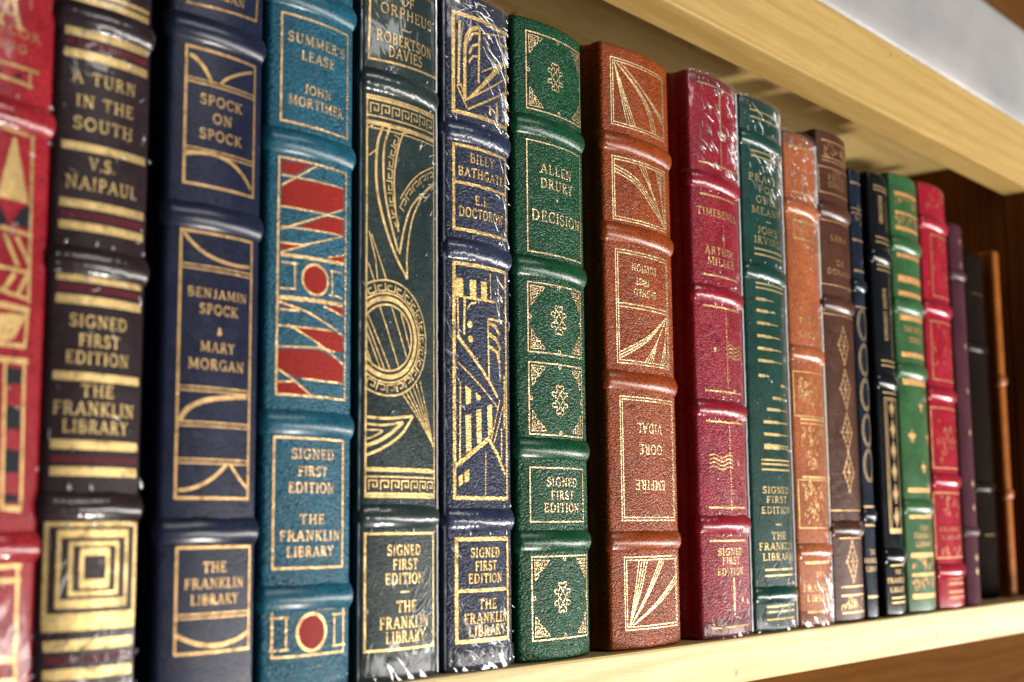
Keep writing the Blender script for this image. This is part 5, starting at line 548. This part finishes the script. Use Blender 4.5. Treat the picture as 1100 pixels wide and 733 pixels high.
# ------------------------------------------------------------------ book builder (millimetres inside, metres in the mesh)
class Spine:
    def __init__(s, w, sag):
        s.w = w; d = sag*w; s.R = ((w/2)**2+d*d)/(2*d); s.pm = math.asin(w/2/s.R); s.d = d; s.hs = s.R*s.pm
        # plan outline: left shoulder, arc, right shoulder; (x, y, nx, ny)
        s.out = []
        rs = 2.2
        def arcp(u): a = u*s.pm; return (s.R*math.sin(a), s.R*(1-math.cos(a)), math.sin(a), -math.cos(a))
        a0 = math.pi/2-s.pm
        cen = (s.R-rs)
        um = 1-rs*.75/s.hs
        # shoulder arcs tangent to the spine arc
        amx = s.pm*um; cx, cy = cen*math.sin(amx), s.R-cen*math.cos(amx)
        right = []
        for i in range(1, 9):
            a = amx+(math.pi/2-amx)*i/8; right.append((cx+rs*math.sin(a), cy-rs*math.cos(a), math.sin(a), -math.cos(a)))
        for dy, dx in ((2.0, 0), (3.2, -.5), (4.6, -.9), (6.0, -.5), (7.2, 0)): right.append((cx+rs+dx, cy+dy, 1, 0))
        mid = [arcp(um*(-1+2*i/40)) for i in range(41)]
        left = [(-x, y, -a, b) for x, y, a, b in right][::-1]
        s.out = left+mid+right; s.side = cx+rs; s.back = cy+7.2
    def F(s, a, z, off):
        t = max(-s.hs*1.02, min(s.hs*1.02, a))/s.R
        return Vector(((s.R+off)*math.sin(t), s.R-(s.R+off)*math.cos(t), z))*MM
def shell_rows(sp, rows, bulge=None):
    """closed slab following the outline; rows: (z, inset)"""
    bm = bmesh.new(); G = []
    for z, ins in rows:
        G.append([bm.verts.new(Vector((x-nx*ins, y-ny*ins, z))*MM) for x, y, nx, ny in sp.out])
    I = [[bm.verts.new(Vector((x-nx*2.4 if abs(nx) < .99 else x-nx*2.4, y-ny*2.4, z))*MM) for x, y, nx, ny in sp.out] for z in (rows[0][0]+.1, rows[-1][0]-.1)]
    n = len(sp.out)
    for a, b in zip(G, G[1:]):
        for i in range(n-1): bm.faces.new((a[i], a[i+1], b[i+1], b[i]))
    for i in range(n-1):
        bm.faces.new((G[0][i+1], G[0][i], I[0][i], I[0][i+1])); bm.faces.new((G[-1][i], G[-1][i+1], I[1][i+1], I[1][i]))
        bm.faces.new((I[0][i+1], I[0][i], I[1][i], I[1][i+1]))
    return bm
def band_mesh(sp, z, hw, hh, rg):
    bm = bmesh.new(); G = []; NR = 17
    for k in range(NR+1):
        t = -1+2*k/NR
        # raised cord: rounded top, tight groove either side
        h = hh*(.75*math.cos(t*math.pi/2)+.25*(1-abs(t)**3)) if abs(t) < 1 else 0
        row = []
        for j, (x, y, nx, ny) in enumerate(sp.out):
            e = 1.0
            if abs(nx) > .995: e = max(0, 1-(y-sp.out[0][1]+7.2)*0-.0)  # runs down the shoulder
            dist = min(j, len(sp.out)-1-j); e = min(1, dist/6.0)
            wob = .25*noise.noise(Vector((x*.12, z*.3, 5)))
            hz = h*e-.06*(1-e)+(.03 if abs(t) < .98 else -.12)
            row.append(bm.verts.new(Vector((x+nx*hz, y+ny*hz, z+t*hw*(1+.06*wob)+wob))*MM))
        G.append(row)
    for a, b in zip(G, G[1:]):
        for i in range(len(a)-1): bm.faces.new((a[i], a[i+1], b[i+1], b[i]))
    return bm
FILM = film_mat('film_crease_glint', .75, .25, .6); FILM2 = film_mat('clear_film', .08, .5, .12)  # crease film: milky white diffuse paints its glints into the colour
def crease(bm, sp, s, z, L, ang, hw, hh, bend):
    n = 7; cs = []
    for i in range(n+1):
        t = i/n; a = ang+bend*(t-.5); 
        if i == 0: p = [s, z]
        else: p = [p[0]+L/n*math.cos(a), p[1]+L/n*math.sin(a)]
        k = math.sin(math.pi*min(1, max(0, t)))**.6+.02; nx_, nz_ = -math.sin(a), math.cos(a)
        if abs(p[0]) > sp.hs: break
        cs.append([bm.verts.new(sp.F(p[0]+nx_*hw*k, p[1]+nz_*hw*k, .24)), bm.verts.new(sp.F(p[0], p[1], .24+hh*k)), bm.verts.new(sp.F(p[0]-nx_*hw*k, p[1]-nz_*hw*k, .24))])
    for a, b in zip(cs, cs[1:]):
        for q in (0, 1): bm.faces.new((a[q], a[q+1], b[q+1], b[q]))
def add_film(root, sp, H, spec, seed, bands, seams=()):
    """spec: list of (n, z0, z1, s0, s1, angle deg, spread, Lmin, Lmax)"""
    rg = random.Random(seed); bm = bmesh.new()
    for n, z0, z1, s0, s1, an, spd, l0, l1 in spec:
        for i in range(int(n*(1.5 if l1 > 4.5 else .7))):
            crease(bm, sp, rg.uniform(s0, s1)*sp.hs, rg.uniform(z0, z1), rg.uniform(l0, l1)*rg.choice([.5, 1, 1]), R(an+rg.gauss(0, spd)), rg.uniform(.07, .19)*(1.3 if l1 > 9 else 1), rg.uniform(.15, .5), rg.uniform(-.6, .6))
    for sf in seams:     # pressed film seam standing up along the edge
        n = 90; cs = []
        for i in range(n+1):
            z = 1+(H-3)*i/n; w_ = .30+.12*noise.noise(Vector((z*.2, seed, 0))); s = sf*sp.hs+.3*noise.noise(Vector((z*.05, seed, 3)))
            cs.append([bm.verts.new(sp.F(s+w_, z, .2)), bm.verts.new(sp.F(s, z, .75+.25*noise.noise(Vector((z*.3, 1, seed))))), bm.verts.new(sp.F(s-w_, z, .2))])
        for a, b in zip(cs, cs[1:]):
            for q in (0, 1): bm.faces.new((a[q], a[q+1], b[q+1], b[q]))
    for z in bands:      # little pulled points either side of each cord
        for i in range(rg.randint(4, 8)):
            crease(bm, sp, rg.uniform(-.8, .9)*sp.hs, z+rg.choice([-5.2, 4.2]), rg.uniform(.8, 1.8), R(rg.uniform(60, 120)), .3, .4, 0)
    link_mesh('film_crease', bm, FILM, root, True)
    # crumpled ends: film gathered over the head and under the tail
    for z0, z1, sg in ((-.0, 7.5, 0), (H-6.5, H+1.2, 1)):
        bm = bmesh.new()
        nu, nv = 70, 14; G = []
        for k in range(nv+1):
            t = k/nv; z = z0+(z1-z0)*t; row = []
            endk = t if sg else 1-t
            for i in range(nu+1):
                a = -sp.hs*1.0+2*sp.hs*i/nu
                d = .2+endk*.7*(.5+noise.noise(Vector((a*.32+seed+z*.15, z*.16, seed*1.3))))+endk*.22*abs(noise.noise(Vector((a*.9+z*.5, z*.3, seed))))
                if sg and t > .86: d -= (t-.86)*9
                row.append(bm.verts.new(sp.F(a, max(z, .15), d)))
            G.append(row)
        for a, b in zip(G, G[1:]):
            for i in range(nu): bm.faces.new((a[i], a[i+1], b[i+1], b[i]))
        link_mesh('shrink_wrap', bm, FILM2, root, True)
BOOKS = 'leather bound books on the shelf'
def make_book(key, label, H, col, mats=None, grain=1.0, scale=1.0, rough=.31, wrapped=False, film=None, band=(4.0, 1.9), depth=158, y0=-1., seed=1, gcol=(.78, .56, .24), cat='book', seam=False, edges=(.62, .45, .18), dx=0):
    A = ART.get(key) if isinstance(key, str) else key
    x0, x1 = A['x0'], A['x1']; w = x1-x0; sp = Spine(w, A['sag'])
    root = thing('leather_book', label, cat, ((x0+x1)/2*MM, y0*MM, .0002), BOOKS)
    LM = leather('leather_%d' % seed, col, grain, scale, rough, wrapped, seed*.37)
    BM = leather('band_leather_%d' % seed, col, grain*.5, scale, rough-.03, wrapped, seed*.37, polish=.28)
    GM = {'gold': gold('gilt_%d' % seed, tuple(c*k for c, k in zip(gcol, (.95, .88, .78))), wrapped, seed=seed*.37, grain=grain, scale=scale)}
    def gm(nm):
        if nm not in GM:
            GM[nm] = {'black': lambda: pigment('black_pigment', (.012, .014, .02), wrapped), 'maroon': lambda: pigment('maroon_pigment', (.10, .012, .02), wrapped),
                      'redin': lambda: pigment('red_pigment', (.30, .020, .014), wrapped), 'copper': lambda: gold('copper_gilt', (.80, .40, .14), wrapped, .4, .6),
                      'goldfaint': lambda: gold('rubbed_gilt', (.50, .20, .08), wrapped, .4, .5)}[nm]()
        return GM[nm]
    rows = [(0, 1.6), (.25, .9), (.7, .35), (1.3, .08), (2.0, 0)]
    step = 6; z = 8
    while z < H-4: rows.append((z, 0)); z += step
    rows += [(H-2.6, 0), (H-1.6, .1), (H-.8, .45), (H-.25, 1.0), (H, 1.8)]
    spine = link_mesh('spine', shell_rows(sp, rows), LM, root, True)
    # boards butt against the spine's back edge
    bk = sp.back; t = 3.0
    for sg, nm in ((-1, 'front_board'), (1, 'back_board')):
        xa, xb = sorted((sg*(sp.side), sg*(sp.side-t)))
        link_mesh(nm, box_bm(xa*MM, xb*MM, (bk+.15)*MM, depth*MM, .0001, (H)*MM, .0009), LM, root, False)
    link_mesh('page_block', box_bm((-sp.side+t+.2)*MM, (sp.side-t-.2)*MM, (bk-2.)*MM, (depth-4)*MM, 3*MM, (H-3.5)*MM, .0004, 1), gm('gold') if edges else LM, root)
    rg = random.Random(seed)
    for zb in A['bands']:
        link_mesh('raised_band', band_mesh(sp, zb, band[0], band[1]*.72, rg), BM, spine, True)
    for nm, mt, prims in A['parts']:
        # rules and inlays are separate pieces of gilding; lettering and tooled motifs stay one part per panel
        sets = [[p] for p in prims] if ('rule' in nm or 'inlay' in nm) else [prims]
        for ps in sets:
            bm = bmesh.new()
            for pr in ps: put(bm, sp.F, pr, sp.hs, mt in ('redin', 'maroon'))
            if len(bm.faces): link_mesh(nm, bm, gm(mt), spine)
            else: bm.free()
    if wrapped:
        add_film(root, sp, H, film or [], seed, A['bands'], {'orph': (.96, -1.0), 'bath': (-1.0,), 'owen': (.98,), 'orange': (.98,), 'time': (.99,)}.get(key, ()))
    return root, sp
# ------------------------------------------------------------------ the books, left to right
def F_(top, bot, mid, an=-50): # crease plan: dense near the ends, sparse between
    return lambda H: [(top, H-40, H-3, -.6, .95, an, 22, 2, 8), (bot, 3, 22, -.9, .95, 35, 25, 2, 8), (mid, 20, H-40, -.95, .95, an, 40, 1, 4)]
make_book('red1', 'bright red film wrapped book with gold triangle and black squares, leftmost of the row', 240, (.36, .014, .024), wrapped=True, film=F_(10, 20, 60)(240), grain=.6, seed=1, gcol=(.58, .42, .19))
make_book('south', 'dark brown film wrapped book lettered A TURN IN THE SOUTH with maroon and gold bars', 240, (.028, .014, .018), wrapped=True, film=F_(10, 22, 80)(240), grain=.6, seed=2, gcol=(.68, .52, .24))
make_book('spock', 'plain navy blue unwrapped book lettered SPOCK ON SPOCK in gold', 240, (.014, .019, .050), grain=.7, seed=3, rough=.3, gcol=(.62, .42, .20))
make_book('summer', "teal blue book lettered SUMMER'S LEASE with red inlaid shapes and red dots", 240, (.010, .115, .185), grain=1.5, scale=.85, seed=4, rough=.32, gcol=(.76, .54, .28))
make_book('orph', 'black green film wrapped book with gold lyre, horns and Greek key borders', 240, (.022, .042, .042), wrapped=True, film=[(14, 150, 180, .3, .9, 35, 14, 2, 6), (30, 3, 30, 0, .95, 40, 20, 3, 9), (70, 10, 230, -.9, .95, 60, 50, .6, 2.2)], grain=.9, seed=5, gcol=(.80, .60, .28))
make_book('bath', 'navy film wrapped book lettered BILLY BATHGATE with gold art deco pattern', 236.5, (.022, .032, .080), wrapped=True, film=[(34, 192, 226, .0, .95, -42, 9, 5, 12), (16, 226, 234, -.8, .9, -10, 20, 3, 8), (22, 3, 22, -.6, .95, -35, 25, 3, 8), (26, 120, 192, .2, .95, -45, 20, 2, 8), (40, 20, 230, -1, -.75, -60, 20, 2, 6), (60, 20, 230, -.9, .95, -50, 40, .6, 2)], grain=1.9, scale=.8, seed=6, gcol=(.80, .58, .24))
make_book('drury', 'emerald green book with gold corner scrolls, lettered DECISION, grainy leather', 238.5, (.002, .075, .028), grain=1.75, scale=.78, seed=7, rough=.3, gcol=(.98, .72, .46))
make_book('vidal', 'russet brown book with double gold frames, its title EMPIRE stamped upside down', 243.3, (.33, .058, .006), grain=1.6, scale=.82, seed=8, rough=.3, gcol=(1., .84, .52))
make_book('time', 'tall crimson film wrapped book lettered TIMEBENDS beside the russet book', 248, (.33, .008, .026), wrapped=True, film=[(52, 205, 246, -.8, .95, -50, 18, 2.5, 8), (30, 3, 26, -.9, .9, 30, 20, 3, 8), (60, 20, 240, -.9, .95, -50, 50, .6, 2)], grain=1.4, scale=.8, seed=9, gcol=(.82, .62, .30))
make_book('owen', 'dark green film wrapped book with a ladder of short gold bars', 247.2, (.006, .058, .044), wrapped=True, film=[(40, 200, 245, -.8, .95, -58, 16, 3, 9), (34, 3, 30, -.9, .95, 45, 20, 3, 9), (60, 20, 240, -.9, .95, -60, 40, .6, 2)], grain=.7, seed=10, gcol=(.74, .58, .28))
make_book('orange', 'tan orange film wrapped book with large rubbed gold ornament panels', 239, (.48, .135, .045), wrapped=True, film=[(60, 195, 237, -.8, .95, -60, 30, 1, 5), (16, 3, 28, -.3, .9, -50, 12, 6, 14), (90, 120, 200, -.8, .95, -60, 60, .5, 2)], grain=.7, seed=11, gcol=(.78, .56, .26))
make_book('lessing', 'chocolate brown book with gold diamond tooling down its lower panel', 247, (.095, .032, .018), grain=.9, seed=12, rough=.3, band=(4.4, 2.3), gcol=(.80, .54, .28))
make_book('blue', 'slim slate blue book with a chain of gold rings, squeezed between brown and black books', 232.8, (.014, .022, .040), grain=.4, seed=13, rough=.22, band=(3.8, 2.0), gcol=(.60, .44, .24))
make_book('black', 'slim black book with gold diamonds on its spine and lettering running downward', 236, (.008, .009, .012), grain=.3, seed=14, rough=.2, band=(4.6, 2.3), gcol=(.78, .56, .28))
make_book('green', 'leaf green book with copper coloured bars and fleurons', 241.5, (.045, .145, .050), grain=.5, seed=15, rough=.3, band=(4.6, 2.3))
make_book('red2', 'glossy rose red book with faint worn gilding, right of the leaf green book', 243.8, (.42, .016, .036), grain=.4, seed=16, rough=.22, band=(4.4, 2.4))
make_book('purple', 'slim dull purple book, shorter than its rose red neighbour', 226, (.080, .022, .036), grain=.5, seed=17, rough=.6, band=(3.2, 2.0), gcol=(.6, .42, .24))
# recessed books in the dark corner
def plain(x0, x1, H, bands, parts=()): return dict(x0=x0, x1=x1, sag=.1, bands=bands, parts=list(parts))
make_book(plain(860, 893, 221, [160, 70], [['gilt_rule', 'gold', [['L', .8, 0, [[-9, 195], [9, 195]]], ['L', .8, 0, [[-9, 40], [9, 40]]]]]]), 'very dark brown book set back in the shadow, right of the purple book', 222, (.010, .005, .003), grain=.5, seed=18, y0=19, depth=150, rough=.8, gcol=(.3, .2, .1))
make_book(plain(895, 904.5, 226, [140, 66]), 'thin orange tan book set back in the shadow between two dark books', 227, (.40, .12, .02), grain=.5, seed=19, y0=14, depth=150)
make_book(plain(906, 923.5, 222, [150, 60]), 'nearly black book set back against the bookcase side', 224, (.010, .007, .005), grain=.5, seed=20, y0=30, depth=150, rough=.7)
